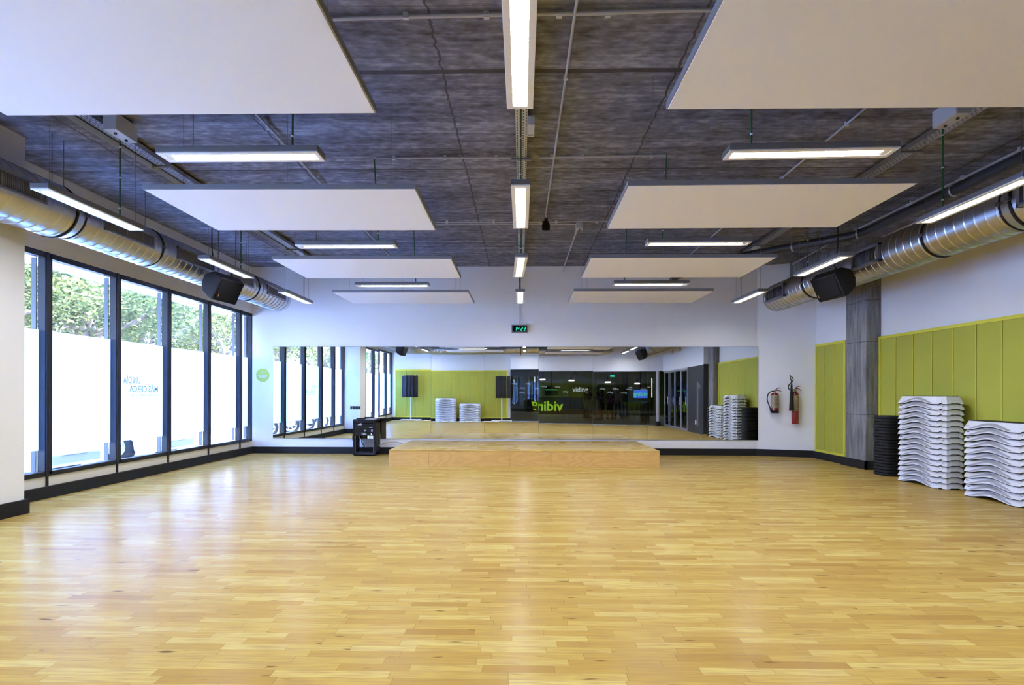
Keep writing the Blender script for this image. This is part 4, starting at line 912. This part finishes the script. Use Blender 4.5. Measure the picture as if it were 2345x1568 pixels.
def put(px, py, size, nm='lettering', bold=0):
    Q = dec(px, py, size); Mt = frame_M(Q + gn * .003 + Vector((0, 0, EYE)), gd, (0, 0, 1))
    # gd is +x, viewed from the room (looking -y) x runs right to left; text reads in the mirror
    text(nm, 'viding', 'decal_white_glow', Mt, size, decals, .001, False, bold)
put(1330, 891.5, .29, bold=.006)
for px, py in ((1177, 882), (1209, 882), (1247, 884), (1278, 885), (1195, 892), (1230, 893), (1296, 896), (1378, 888), (1409, 888), (1440, 889), (1396, 896), (1428, 897), (1195, 902), (1472, 889)): put(px, py, .105)
# round steel post at the corner, glazed aluminium doors
g = MB(); g.cyl((5.76, .10, 0), (5.76, .10, 2.36), .085, n=24); o = g.build('corner_post', 'pipe_grey'); tag(o, 'round galvanised post at the glass corner in the mirror', 'post')
g = MB(); g.cyl((5.76, .10, .0), (5.76, .10, .2), .10, n=24); g.build('post_base', 'base_black', o)
ys = [.30, 1.05, 1.92, 2.78, 3.65]
for i in range(4):
    ya, yb = ys[i], ys[i + 1]; o = thing('door_%d' % (i + 1), 'aluminium framed glass door leaf to the lobby', 'door', (6.0, (ya + yb) / 2, 0), kind='structure')
    g = MB(); w = .055
    for a in ((ya + .005, ya + w), (yb - w, yb - .005)): g.bx(5.975, 6.025, a[0], a[1], 0, 2.33)
    g.bx(5.975, 6.025, ya + w, yb - w, 0, .09); g.bx(5.975, 6.025, ya + w, yb - w, 2.25, 2.33); g.build('door_frame', 'alu', o, bevel=.004)
    box(5.996, 6.004, ya + w, yb - w, .09, 2.25).build('glass_pane', 'lobby_glass', o)
    MB().cyl((5.95, yb - w - .03, .95), (5.95, yb - w - .03, 1.25), .011, n=10).build('door_handle', 'chrome', o)
o = thing('wall_number', 'large pale numeral 1 on the dark clad wall, seen in the mirror', 'sign', (5.98, 5.0, 1.2))
Mn = frame_M((5.978, 5.0, .50), (0, -1, 0), (0, 0, 1))
g = MB(); g.prism([(0, .24), (.15, .24), (.15, 1.55), (.36, 1.55), (.36, 1.66), (0, 1.82)], frame_M((5.975, 4.78, 0), (0, 1, 0), (0, 0, 1)), .003); g.build('numeral', 'clad_number', o)
o = box(5.965, 5.978, 4.62, 4.72, .30, .46).build('wall_plate', 'paper'); tag(o, 'small white plate low on the dark clad wall', 'plate')
for i, yy in enumerate((1.6, 2.7)):
    o = box(5.94, 5.98, yy, yy + .17, 3.0 - .15 * 0, 3.15).build('wall_vent', 'box_grey', bevel=.004); tag(o, 'small square grey wall unit above the doors, %s' % ('farther one' if i == 0 else 'nearer one'), 'wall unit')

_before = set(bpy.data.objects)
# ------------------------------------------------------------------ lobby shell
struct(box(-1.2, 14, -14.2, -.95, -.1, -.002), 'floor', 'lobby_floor', 'grey lobby floor behind the glass')
struct(box(6.05, 14, -.95, 5.6, -.1, -.002), 'floor', 'lobby_floor', 'grey lobby floor beyond the doors')
struct(MB().prism([(-1.3, -14.2), (14, -14.2), (14, -.1), (6.38, -.1), (-.92, -1.04), (-1.3, -1.04)], Matrix.Translation((0, 0, 3.05)), .15), 'ceiling', 'lobby_ceiling', 'lobby ceiling'); struct(box(6.38, 14, -.1, 5.6, 3.05, 3.2), 'ceiling', 'lobby_ceiling', 'lobby ceiling beyond the doors')
struct(box(-1.3, 14, -14.3, -14.1, 0, 3.1), 'wall_far', 'lobby_green', 'dark green lobby wall'); struct(box(-1.35, -1.2, -14.2, -1.25, 0, 3.1), 'wall_left', 'lobby_green', 'dark green lobby side wall')
struct(box(14, 14.15, -14.3, 5.7, 0, 3.1), 'wall_right', 'lobby_dark', 'dark lobby end wall'); struct(box(6.4, 14, 5.6, 5.75, 0, 3.1), 'wall_near', 'lobby_dark', 'dark lobby wall near the doors')
o = thing('reception_counter', 'black reception counter with glowing green viding letters', 'counter', (2.8, -12.6, 0))
box(.5, 5.05, -13.2, -12.45, 0, 1.10).build('counter_body', 'lobby_dark', o, bevel=.01); box(.45, 5.1, -13.25, -12.4, 1.10, 1.14).build('counter_top', 'black_plastic', o)
text('lettering', 'viding', 'letter_glow', frame_M((1.88, -12.44, .52), (-1, 0, 0), (0, 0, 1)), .92, o, .02, False, .02)
o = thing('lobby_column', 'round grey concrete column in the lobby', 'column', (6.0, -6.9, 0)); MB().cyl((6.02, -7.6, 0), (6.02, -7.6, 3.05), .20, n=28).build('shaft', 'column_concrete', o)
for i, (px, dd) in enumerate(((1246, 36), (1312, 36), (1392, 35), (1459, 34.5), (1535, 33))):
    x = (px - 1191) / 1247 * dd; y = 23.74 - dd; z = EYE + (902 - (867, 869, 871, 874, 872)[i]) / 1247 * dd
    o = thing('pendant_lamp', 'black dome pendant lamp over the lobby, %s from the left in the mirror' % ORD[i], 'ceiling lamp', (x, y, z), 'black dome pendants in the lobby')
    MB().lathe([(.20, 0), (.19, .05), (.12, .13), (.06, .17), (.05, .30), (.02, .34)], Matrix.Translation((x, y, z)), 20, cap=False).build('shade', 'black_plastic', o)
    MB().lathe([(.17, -.055), (.185, -.01)], Matrix.Translation((x, y, z)), 20).build('bulb_disc', 'bulb_glow', o)
    MB().cyl((x, y, z + .33), (x, y, 3.05), .008, n=6).build('cord', 'black_plastic', o)
def screen(name, label, px0, px1, py0, py1, dd, mat, txt=None, tm='screen_text'):
    x0 = (px0 - 1191) / 1247 * dd; x1 = (px1 - 1191) / 1247 * dd; z0 = EYE + (902 - py1) / 1247 * dd; z1 = EYE + (902 - py0) / 1247 * dd; y = 23.74 - dd
    o = thing(name, label, 'screen', ((x0 + x1) / 2, y, z0)); box(x0 - .03, x1 + .03, y - .06, y, z0 - .03, z1 + .03).build('casing', 'black_plastic', o, bevel=.004)
    box(x0, x1, y, y + .004, z0, z1).build('display', mat, o)
    MB().bx((x0 + x1) / 2 - .03, (x0 + x1) / 2 + .03, y - .10, y - .06, z0, 3.05).build('mount', 'black_plastic', o)
    for (s, zz, sz, fl) in (txt or []):
        text('lettering', s, tm, frame_M(((x0 + x1) / 2, y + .008, z0 + zz * (z1 - z0)), (-1, 0, 0), (0, 0, 1)), sz, o, .002, False)
screen('wall_screen', 'dark screen with a green text line beside the reception letters', 1252, 1281, 883, 904, 36, 'screen_dark', [('▬▬▬▬▬▬', .62, .14, 0)])
screen('wall_screen', 'blue lit screen reading viding in the lobby', 1451, 1482, 889, 908, 32, 'screen_blue', [('viding', .48, .36, 0)])
o = thing('exit_sign', 'green exit sign on the lobby ceiling', 'sign', (5.1, -6, 2.4)); box(4.98, 5.22, -6.3, -6.28, 2.33, 2.42).build('sign_face', 'digit_glow', o); box(5.09, 5.11, -6.3, -6.28, 2.42, 3.05).build('bracket', 'black_plastic', o)
o = thing('light_strip', 'thin upright pale light strip far in the lobby', 'lamp', (8.5, -11, 1)); MB().cyl((8.32, -10.5, 1.2), (8.32, -10.5, 2.4), .008, n=8).build('tube', 'bulb_glow', o); MB().bx(8.28, 8.36, -10.55, -10.52, 0, 2.5).build('strip_backing', 'black_plastic', o)
# turnstile railings
def rail(x0, y0, dx, dy, n, label):
    o = thing('railing', label, 'railing', (x0, y0, 0), 'steel tube railings by the turnstiles')
    for i in range(n):
        x = x0 + dx * i; y = y0 + dy * i; MB().tube([(x, y, 0), (x, y, .90), (x - .03, y, .955), (x - .10, y, .97)], .022, 10).build('post', 'chrome', o)
    MB().tube([(x0 - .1, y0, .97), (x0 - .1 + dx * (n - 1), y0 + dy * (n - 1), .97)], .02, 10).build('top_rail', 'chrome', o)
    return o
rail(5.12, -4.6, .14, .3, 3, 'steel tube railing left of the turnstile in the mirror'); rail(5.45, -3.2, .14, .55, 3, 'steel tube railing right of the turnstile in the mirror')
o = thing('turnstile', 'steel turnstile cabinet at the lobby entrance', 'turnstile', (6.1, -2.6, 0)); box(5.95, 6.2, -3.3, -2.1, 0, .95).build('cabinet', 'lobby_dark', o, bevel=.02); box(5.93, 6.22, -3.35, -2.05, .95, .99).build('lid', 'chrome', o, bevel=.01)
for a in range(3):
    t = a * 2.094 + .3; MB().cyl((5.93, -2.4, .85), (5.93 - .35 * .5, -2.4 + .35 * math.cos(t), .85 + .35 * math.sin(t) * .6), .014, n=8).build('arm', 'chrome', o)

# ------------------------------------------------------------------ people in the lobby
def skin_body(name, mat, joints, edges, radii, parent, root_i=0, sub=1):
    me = bpy.data.meshes.new(name); me.from_pydata([tuple(j) for j in joints], edges, []); o = bpy.data.objects.new(name, me); COL.objects.link(o)
    sk = o.modifiers.new('s', 'SKIN'); me.skin_vertices[0].data[root_i].use_root = True
    for i, r_ in enumerate(radii):
        rr = r_ if isinstance(r_, tuple) else (r_, r_)
        me.skin_vertices[0].data[i].radius = rr
    sb = o.modifiers.new('u', 'SUBSURF'); sb.levels = sub; sb.render_levels = sub
    dg = bpy.context.evaluated_depsgraph_get(); m2 = bpy.data.meshes.new_from_object(o.evaluated_get(dg)); bpy.data.objects.remove(o); bpy.data.meshes.remove(me)
    o = bpy.data.objects.new(name, m2); m2.name = name; m2.materials.clear(); m2.materials.append(MATS[mat]); m2.polygons.foreach_set('use_smooth', [True] * len(m2.polygons)); COL.objects.link(o); o.parent = parent; return o
def person(x, y, face, label, H, top, bottom, hair, shorts=False, skirt=False, longhair=False, armL='down', armR='down', stride=.10, bag=None):
    o = thing('person', label, 'person', (x, y, 0), 'people standing in the lobby')
    k = H / 1.75; V = lambda a, b, c: Vector((a * k, b * k, c * k))
    def arm(s, mode):
        sh = V(s * .19, 0, 1.42)
        if mode == 'down': el, wr = V(s * .25, -.02, 1.14), V(s * .26, .05, .90)
        elif mode == 'up': el, wr = V(s * .26, .08, 1.18), V(s * .12, .20, 1.38)
        else: el, wr = V(s * .27, .03, 1.15), V(s * .16, .20, 1.08)
        return sh, el, wr
    J = [V(0, 0, .95), V(0, 0, 1.15), V(0, 0, 1.36), V(0, .005, 1.47), V(0, .01, 1.53), V(0, .015, 1.60), V(0, .012, 1.68), V(0, .0, 1.735)]
    Rr = [(.15, .10), (.125, .09), (.15, .10), (.075, .07), (.052, .052), (.070, .078), (.076, .088), (.05, .06)]
    E = [(i, i + 1) for i in range(7)]
    for s, mode in ((-1, armL), (1, armR)):
        sh, el, wr = arm(s, mode); d = (wr - el).normalized(); b0 = len(J)
        hand = wr + d * .06 * k; J += [sh, el, wr, hand]; Rr += [.052, .040, .028, (.036, .018)]; E += [(2, b0), (b0, b0 + 1), (b0 + 1, b0 + 2), (b0 + 2, b0 + 3)]
        side = Vector((1, 0, 0)) if abs(d.x) < .7 else Vector((0, 1, 0))
        for q in range(4):
            f0 = hand + side * (q - 1.5) * .018 * k + d * .02 * k; f1 = f0 + d * (.034 - .004 * abs(q - 1.3)) * k; f2 = f1 + (d * .8 + Vector((0, .5, 0))).normalized() * .026 * k
            n0 = len(J); J += [f0, f1, f2]; Rr += [.0095, .0085, .007]; E += [(b0 + 3, n0), (n0, n0 + 1), (n0 + 1, n0 + 2)]
        n0 = len(J); J += [hand - side * s * .035 * k, hand - side * s * .045 * k + d * .03 * k]; Rr += [.010, .008]; E += [(b0 + 2, n0), (n0, n0 + 1)]
    for s in (-1, 1):
        b0 = len(J); st_ = stride * s
        J += [V(s * .09, 0, .88), V(s * .10, st_ * .4 + .02, .50), V(s * .11, st_, .09), V(s * .12, st_ + .02, .04), V(s * .13, st_ + .15, .03)]; Rr += [.085, .058, .040, .042, .035]
        E += [(0, b0), (b0, b0 + 1), (b0 + 1, b0 + 2), (b0 + 2, b0 + 3), (b0 + 3, b0 + 4)]
    Rr = [tuple(a * k for a in (r_ if isinstance(r_, tuple) else (r_, r_))) for r_ in Rr]
    skin_body('body', 'skin', J, E, Rr, o)
    # shirt
    J2 = [V(0, 0, .93), V(0, 0, 1.12), V(0, 0, 1.34), V(0, 0, 1.455)]; R2_ = [.165, .145, .165, .09]; E2 = [(0, 1), (1, 2), (2, 3)]
    R2_ = [(a * k, a * .74 * k) for a in R2_]
    for s, mode in ((-1, armL), (1, armR)):
        sh, el, wr = arm(s, mode); b0 = len(J2); J2 += [sh, sh.lerp(el, .75)]; R2_ += [(.066 * k,) * 2, (.060 * k,) * 2]; E2 += [(2, b0), (b0, b0 + 1)]
    skin_body('shirt', top, J2, E2, R2_, o)
    if skirt:
        MB().lathe([(.125 * k, 1.02 * k), (.165 * k, .90 * k), (.20 * k, .52 * k)], Matrix.Diagonal((1, .8, 1, 1)), 18, cap=False).build('skirt', bottom, o, local=True)
    else:
        lo = .50 if shorts else .08; J3 = [V(0, 0, .99), V(0, 0, .90)]; R3_ = [(.16 * k, .115 * k), (.155 * k, .115 * k)]; E3 = [(0, 1)]
        for s in (-1, 1):
            b0 = len(J3); st_ = stride * s; J3 += [V(s * .092, 0, .80), V(s * .10, st_ * .4 + .02, .50)]; R3_ += [(.102 * k,) * 2, ((.085 if shorts else .07) * k,) * 2]; E3 += [(1, b0), (b0, b0 + 1)]
            if not shorts: J3.append(V(s * .11, st_, .09)); R3_.append((.058 * k,) * 2); E3.append((b0 + 1, b0 + 2))
        skin_body('shorts' if shorts else 'trousers', bottom, J3, E3, R3_, o)
    g = MB(); g.lathe([(.001, 1.775 * k), (.05 * k, 1.768 * k), (.085 * k, 1.73 * k), (.092 * k, 1.68 * k), (.088 * k, 1.63 * k)] + ([(.10 * k, 1.5 * k), (.08 * k, 1.38 * k)] if longhair else []), Matrix.Translation((0, -.018 * k, 0)) @ Matrix.Diagonal((1, 1.0, 1, 1)), 18, cap=False); g.build('hair', hair, o, local=True)
    for s in (-1, 1):
        st_ = stride * s; g = MB(); g.bx((s * .12 - .045) * k, (s * .12 + .045) * k, (st_ - .07) * k, (st_ + .19) * k, 0, .075 * k); g.build('shoe', 'shoe', o, local=True, bevel=.02)
        g = MB(); g.lathe([(.001, -.008), (.009, 0), (.001, .008)], Matrix.Translation((s * .030 * k, .092 * k, 1.672 * k)), 8); g.build('eye', 'rubber_black', o, local=True)
    o.rotation_euler = (0, 0, face)
    return o
person(3.90, -7.0, R(-20), 'person in maroon shirt and pale shorts standing behind the other man in maroon', 1.72, 'cloth_maroon', 'cloth_grey', 'hair_dark', shorts=True, armR='bent')
person(4.32, -6.2, R(-75), 'person in maroon shirt and pale shorts with back to the reception', 1.80, 'cloth_maroon', 'cloth_grey', 'hair_dark', shorts=True, armL='bent')
person(4.66, -7.1, R(60), 'person in dark top with one hand raised to the face', 1.70, 'cloth_dark', 'cloth_dark', 'hair_dark', skirt=True, armR='up', longhair=True)
person(5.02, -6.5, R(20), 'person in floral top and dark skirt with a red bag', 1.64, 'cloth_floral', 'cloth_dark', 'hair_brown', skirt=True, longhair=True, armR='bent')
person(5.52, -6.9, R(180), 'person in white shirt and blue jeans beside the lobby column', 1.78, 'cloth_white', 'cloth_jeans', 'hair_dark', stride=.18)
person(5.22, -7.6, R(160), 'person in tan clothes half hidden behind the white shirt', 1.62, 'cloth_tan', 'cloth_dark', 'hair_dark')
o = thing('handbag', 'bright red bag held at the hip by the person in floral top', 'bag', (5.12, -6.45, .9)); g = MB(); g.bx(5.0, 5.24, -6.48, -6.36, .86, 1.16); g.build('bag_body', 'cloth_red', o, bevel=.04)
MB().tube([(5.04, -6.42, 1.15), (5.0, -6.5, 1.4), (5.05, -6.6, 1.46)], .012, 8).build('strap', 'cloth_red', o)
o = thing('backpack', 'black backpack standing on the lobby floor', 'bag', (3.78, -6.45, 0)); g = MB(); g.bx(3.62, 3.94, -6.55, -6.33, 0, .46); g.build('bag_body', 'cloth_dark', o, bevel=.06); box(3.66, 3.90, -6.33, -6.27, .04, .24).build('front_pocket', 'cloth_dark', o, bevel=.02)
for q in (3.70, 3.86): MB().tube([(q, -6.55, .42), (q, -6.60, .30), (q, -6.57, .06)], .014, 8).build('strap', 'white_metal', o)

for o_ in set(bpy.data.objects) - _before:
    if o_.parent is None and o_.get('kind') != 'structure':
        o_.location.x -= .012 * (23.74 - o_.location.y)
        if o_['category'] in ('screen',): o_.location.z -= .0
# ------------------------------------------------------------------ outside
GZ = -.12
struct(box(-10.6, -6.05, -60, 60, GZ - .2, GZ), 'floor', 'pavement', 'pale pavement outside the windows'); struct(box(-30, -10.8, -60, 60, GZ - .3, GZ - .12), 'floor', 'asphalt', 'street outside')
struct(box(-10.8, -10.6, -60, 60, GZ - .3, GZ), 'trim_1', 'kerb', 'kerb of the street')
struct(box(-6.35, -6.05, -60, -1.2, GZ, CZ), 'wall_outer', 'wall_white', 'outer wall of the building'); struct(box(-6.35, -6.05, 12.0, 60, GZ, CZ), 'wall_outer', 'facade_grey', 'outer wall of the building')
def tree_proto(mat, seed, nleaf=15000):
    rnd = random.Random(seed); o = thing('street_tree', 'x', 'tree', (0, 0, GZ))
    g = MB(); g.tube([(0, 0, 0), (.05, .03, 1.2), (-.03, .05, 2.3), (.05, 0, 3.2)], [.15, .12, .10, .08], 12)
    tr = g.build('trunk', 'bark', o, local=True)
    blobs = []
    for i in range(7):
        a = i * .9 + rnd.random(); e = Vector((math.cos(a) * rnd.uniform(.8, 1.8), math.sin(a) * rnd.uniform(.8, 2.0), rnd.uniform(3.1, 5.2)))
        MB().tube([(0.0, 0.0, 2.2 + .12 * i), tuple(e * .55 + Vector((0, 0, 1.1))), tuple(e)], [.06, .045, .02], 8).build('branch', 'bark', o, local=True)
        blobs.append((e, rnd.uniform(.75, 1.15)))
    for i in range(16):
        a = rnd.random() * 6.28; blobs.append((Vector((math.cos(a) * rnd.uniform(.3, 2.1), math.sin(a) * rnd.uniform(.3, 2.4), rnd.uniform(2.9, 5.6))), rnd.uniform(.5, .95)))
    g = MB(); vs = []; fs = []
    for i in range(nleaf):
        c, r_ = blobs[rnd.randrange(len(blobs))]
        d = Vector((rnd.gauss(0, 1), rnd.gauss(0, 1), rnd.gauss(0, .8))).normalized() * r_ * (rnd.random() ** .45); p = c + d
        s_ = rnd.uniform(.035, .07); a = Vector((rnd.gauss(0, 1), rnd.gauss(0, 1), rnd.gauss(0, .5))).normalized(); b2 = a.orthogonal().normalized(); b2 = (Matrix.Rotation(rnd.random() * 6.28, 3, a) @ b2)
        n0 = len(vs); vs += [p - a * s_, p + b2 * s_ * .5, p + a * s_, p - b2 * s_ * .5]; fs.append((n0, n0 + 1, n0 + 2, n0 + 3))
    g.add(vs, fs); g.build('foliage', mat, o, local=True); return o
ta, tb, tc = tree_proto('leaf', 1), tree_proto('leaf', 2), tree_proto('leaf_dark', 5)
used = set()
tl = ['tree filling the second window bay, left one of two', 'bushy street tree behind the frosted window bays', 'darker tree behind the fourth window bay']
spots = [(-10.2, 9.6), (-9.9, 12.3), (-10.4, 15.0), (-10.0, 17.9), (-10.6, 21.0), (-10.2, 24.5), (-13.2, 19.5), (-10.1, 5.8), (-10.3, 1.8), (-10.0, -2.3), (-10.4, -6.4), (-10.2, -11.0), (-13.4, 13.2)]
for i, (x, y) in enumerate(spots):
    p = (ta, tb, tc)[(i * 2 + i // 3) % 3]
    o = p if p not in used else copy_tree(p); used.add(p)
    o.location = (x, y, GZ); o.rotation_euler = (0, 0, i * 1.7); o.scale = (1, 1, 1)
    o['label'] = ['leafy street tree seen above the frosting through the window run', 'leafy street tree reflected in the left end of the mirror'][0 if (y > 7) else 1]; o['group'] = ['street trees behind the windows', 'street trees seen through the mirror'][0 if y > 7 else 1]
# facades across the street
o = thing('building', 'grey building across the street with pale upright slats', 'building', (-17, 17, GZ)); box(-20, -17, 8, 25, GZ, 11).build('wall', 'facade_grey', o)
box(-17, -16.9, 9, 24, 2.4, 5.2).build('dark_opening', 'facade_window', o)
for i in range(48): box(-16.88, -16.80, 9.1 + i * .31, 9.22 + i * .31, 2.4, 5.2).build('slat', 'slat_pale', o)
o = thing('building', 'beige building far down the street with an iron balcony', 'building', (-18, 34, GZ)); box(-22, -18, 25.5, 46, GZ, 12).build('wall', 'facade_beige', o)
for zz in (3.4, 6.8):
    for yy in (27, 30.5, 34, 37.5, 41):
        w = box(-18, -17.95, yy, yy + 1.2, zz, zz + 2.2).build('window', 'facade_window', o)
for yy in (26.5, 33.5):
    box(-18, -17.1, yy, yy + 5.2, 3.2, 3.35).build('balcony_slab', 'facade_grey', o); g = MB()
    for q in range(36): g.bx(-17.12, -17.10, yy + q * .145, yy + q * .145 + .02, 3.35, 4.25)
    g.bx(-17.13, -17.09, yy, yy + 5.2, 4.25, 4.29); g.build('balcony_railing', 'iron', o)
o = thing('building', 'grey building opposite seen only in the mirror windows', 'building', (-18, -6, GZ)); box(-21, -18, -26, 7.5, GZ, 10).build('wall', 'facade_grey', o)
for yy in range(-24, 6, 4):
    for zz in (2.6, 6): box(-18, -17.95, yy, yy + 1.4, zz, zz + 1.9).build('window', 'facade_window', o)
# glazed canopy strip just outside the window heads
o = thing('canopy', 'pale slatted canopy strip outside above the windows', 'canopy', (-6.7, 5, 3.2)); g = MB(); g.bx(-7.02, -6.97, -1, 12.6, 3.16, 3.22); g.bx(-6.50, -6.46, -1, 12.6, 3.16, 3.22)
g.build('edge_bars', 'awning_white', o); g = MB(); yy = -1
while yy < 12.6: g.bx(-6.97, -6.50, yy, yy + .05, 3.165, 3.215); yy += .26
g.build('cross_slats', 'awning_white', o)
# parked cars, nose towards the windows
def car(y, label):
    o = thing('car', label, 'car', (-9.7, y, GZ), 'white cars parked nose to the windows')
    side = [(-2.1, .22), (-2.15, .55), (-2.0, .80), (-1.3, .90), (-.75, 1.38), (.75, 1.42), (1.55, .95), (2.02, .84), (2.12, .62), (2.14, .48), (2.10, .20)]
    cut = lambda c: [(c - .36, .20), (c - .33, .42), (c - .18, .60), (c, .66), (c + .18, .60), (c + .33, .42), (c + .36, .20)]
    pts = side + cut(1.35)[::-1] + cut(-1.35)[::-1]
    Mc = frame_M((-9.7, y + .82, GZ), (1, 0, 0), (0, 0, 1)); g = MB(); g.prism(pts, Mc, 1.64); g.build('body', 'car_white', o, bevel=.06)
    g = MB(); g.prism([(-1.15, .93), (-.68, 1.32), (.70, 1.36), (1.38, .96)], Mc @ Matrix.Translation((0, 0, -.01)), 1.66); g.build('side_windows', 'facade_window', o)
    box(-7.57, -7.55, y - .55, y + .55, GZ + .26, GZ + .40).build('lower_grille', 'asphalt', o, bevel=.01); box(-7.556, -7.540, y - .26, y + .26, GZ + .42, GZ + .53).build('number_plate', 'paper', o)
    for yy in (-.66, .66): box(-7.72, -7.58, y + yy - .14, y + yy + .14, GZ + .62, GZ + .74).build('headlamp', 'bike_silver', o, bevel=.03)
    for xx in (-1.35, 1.35):
        for yy in (-.72, .72):
            T_ = frame_M((-9.7 + xx, y + yy, GZ + .32), (1, 0, 0), (0, 0, 1)); g = MB(); g.lathe([(.001, -.10), (.20, -.10), (.22, -.09), (.31, -.09), (.32, 0), (.31, .09), (.22, .09), (.20, .10), (.001, .10)], T_, 26); w = g.build('wheel', 'tyre', o)
            g = MB(); g.lathe([(.001, -.105), (.20, -.105), (.20, .105), (.001, .105)], T_, 20); g.build('hub_cap', 'bike_silver', w)
car(9.1, 'parked white car, nose glimpsed under the frosting of the second window bay'); car(11.9, 'parked white car, nose glimpsed under the frosting of the middle window bays')
# parked motorcycles
def moto():
    o = thing('motorcycle', 'x', 'motorcycle', (0, 0, GZ))
    for s_, xx in ((0, -.68), (1, .68)):
        Mw = frame_M((xx, 0, .31), (1, 0, 0), (0, 0, 1)); g = MB(); pr = [(.31 + .05 * math.cos(a * math.pi / 4) - .05, .05 * math.sin(a * math.pi / 4)) for a in range(9)]
        g.lathe(pr, Mw, 28, cap=False); w = g.build('wheel', 'tyre', o, local=True); g = MB()
        for q in range(6):
            t = q * math.pi / 3; g.cyl((xx, 0, .31), (xx + .24 * math.cos(t), 0, .31 + .24 * math.sin(t)), .014, n=6)
        g.cyl((xx, -.07, .31), (xx, .07, .31), .05, n=14); g.build('spokes', 'bike_silver', w, local=True)
    g = MB(); g.tube([(-.55, 0, .45), (-.35, 0, .62), (.05, 0, .60), (.35, 0, .55)], [.08, .15, .16, .10], 14); g.build('body', 'bike_blue', o, local=True)
    g = MB(); g.tube([(-.75, 0, .80), (-.35, 0, .78), (.02, 0, .76)], [.07, .12, .10], 12); g.build('seat', 'rubber_black', o, local=True)
    g = MB(); g.tube([(.68, .06, .31), (.50, .06, .80), (.44, .06, 1.0)], .022, 8); g.tube([(.68, -.06, .31), (.50, -.06, .80), (.44, -.06, 1.0)], .022, 8); g.build('fork', 'bike_silver', o, local=True)
    g = MB(); g.tube([(.36, .34, 1.02), (.45, .15, 1.04), (.45, -.15, 1.04), (.36, -.34, 1.02)], .016, 8); g.build('handlebar', 'rubber_black', o, local=True)
    g = MB(); g.bx(-.20, .22, -.14, .14, .22, .48); g.build('engine', 'bike_silver', o, local=True, bevel=.04)
    return o
mo = moto()
for i, (x, y, a) in enumerate([(-9.0, 6.6, 150), (-9.0, 5.0, 150), (-9.1, 3.4, 155), (-9.0, 1.8, 150), (-9.2, -.6, 152)]):
    o = mo if i == 0 else copy_tree(mo); o.location = (x, y, GZ); o.rotation_euler = (0, 0, R(a)); o['group'] = 'motorcycles parked outside'
    o['label'] = 'parked blue motorcycle outside, glimpsed under the frosting in the mirror'
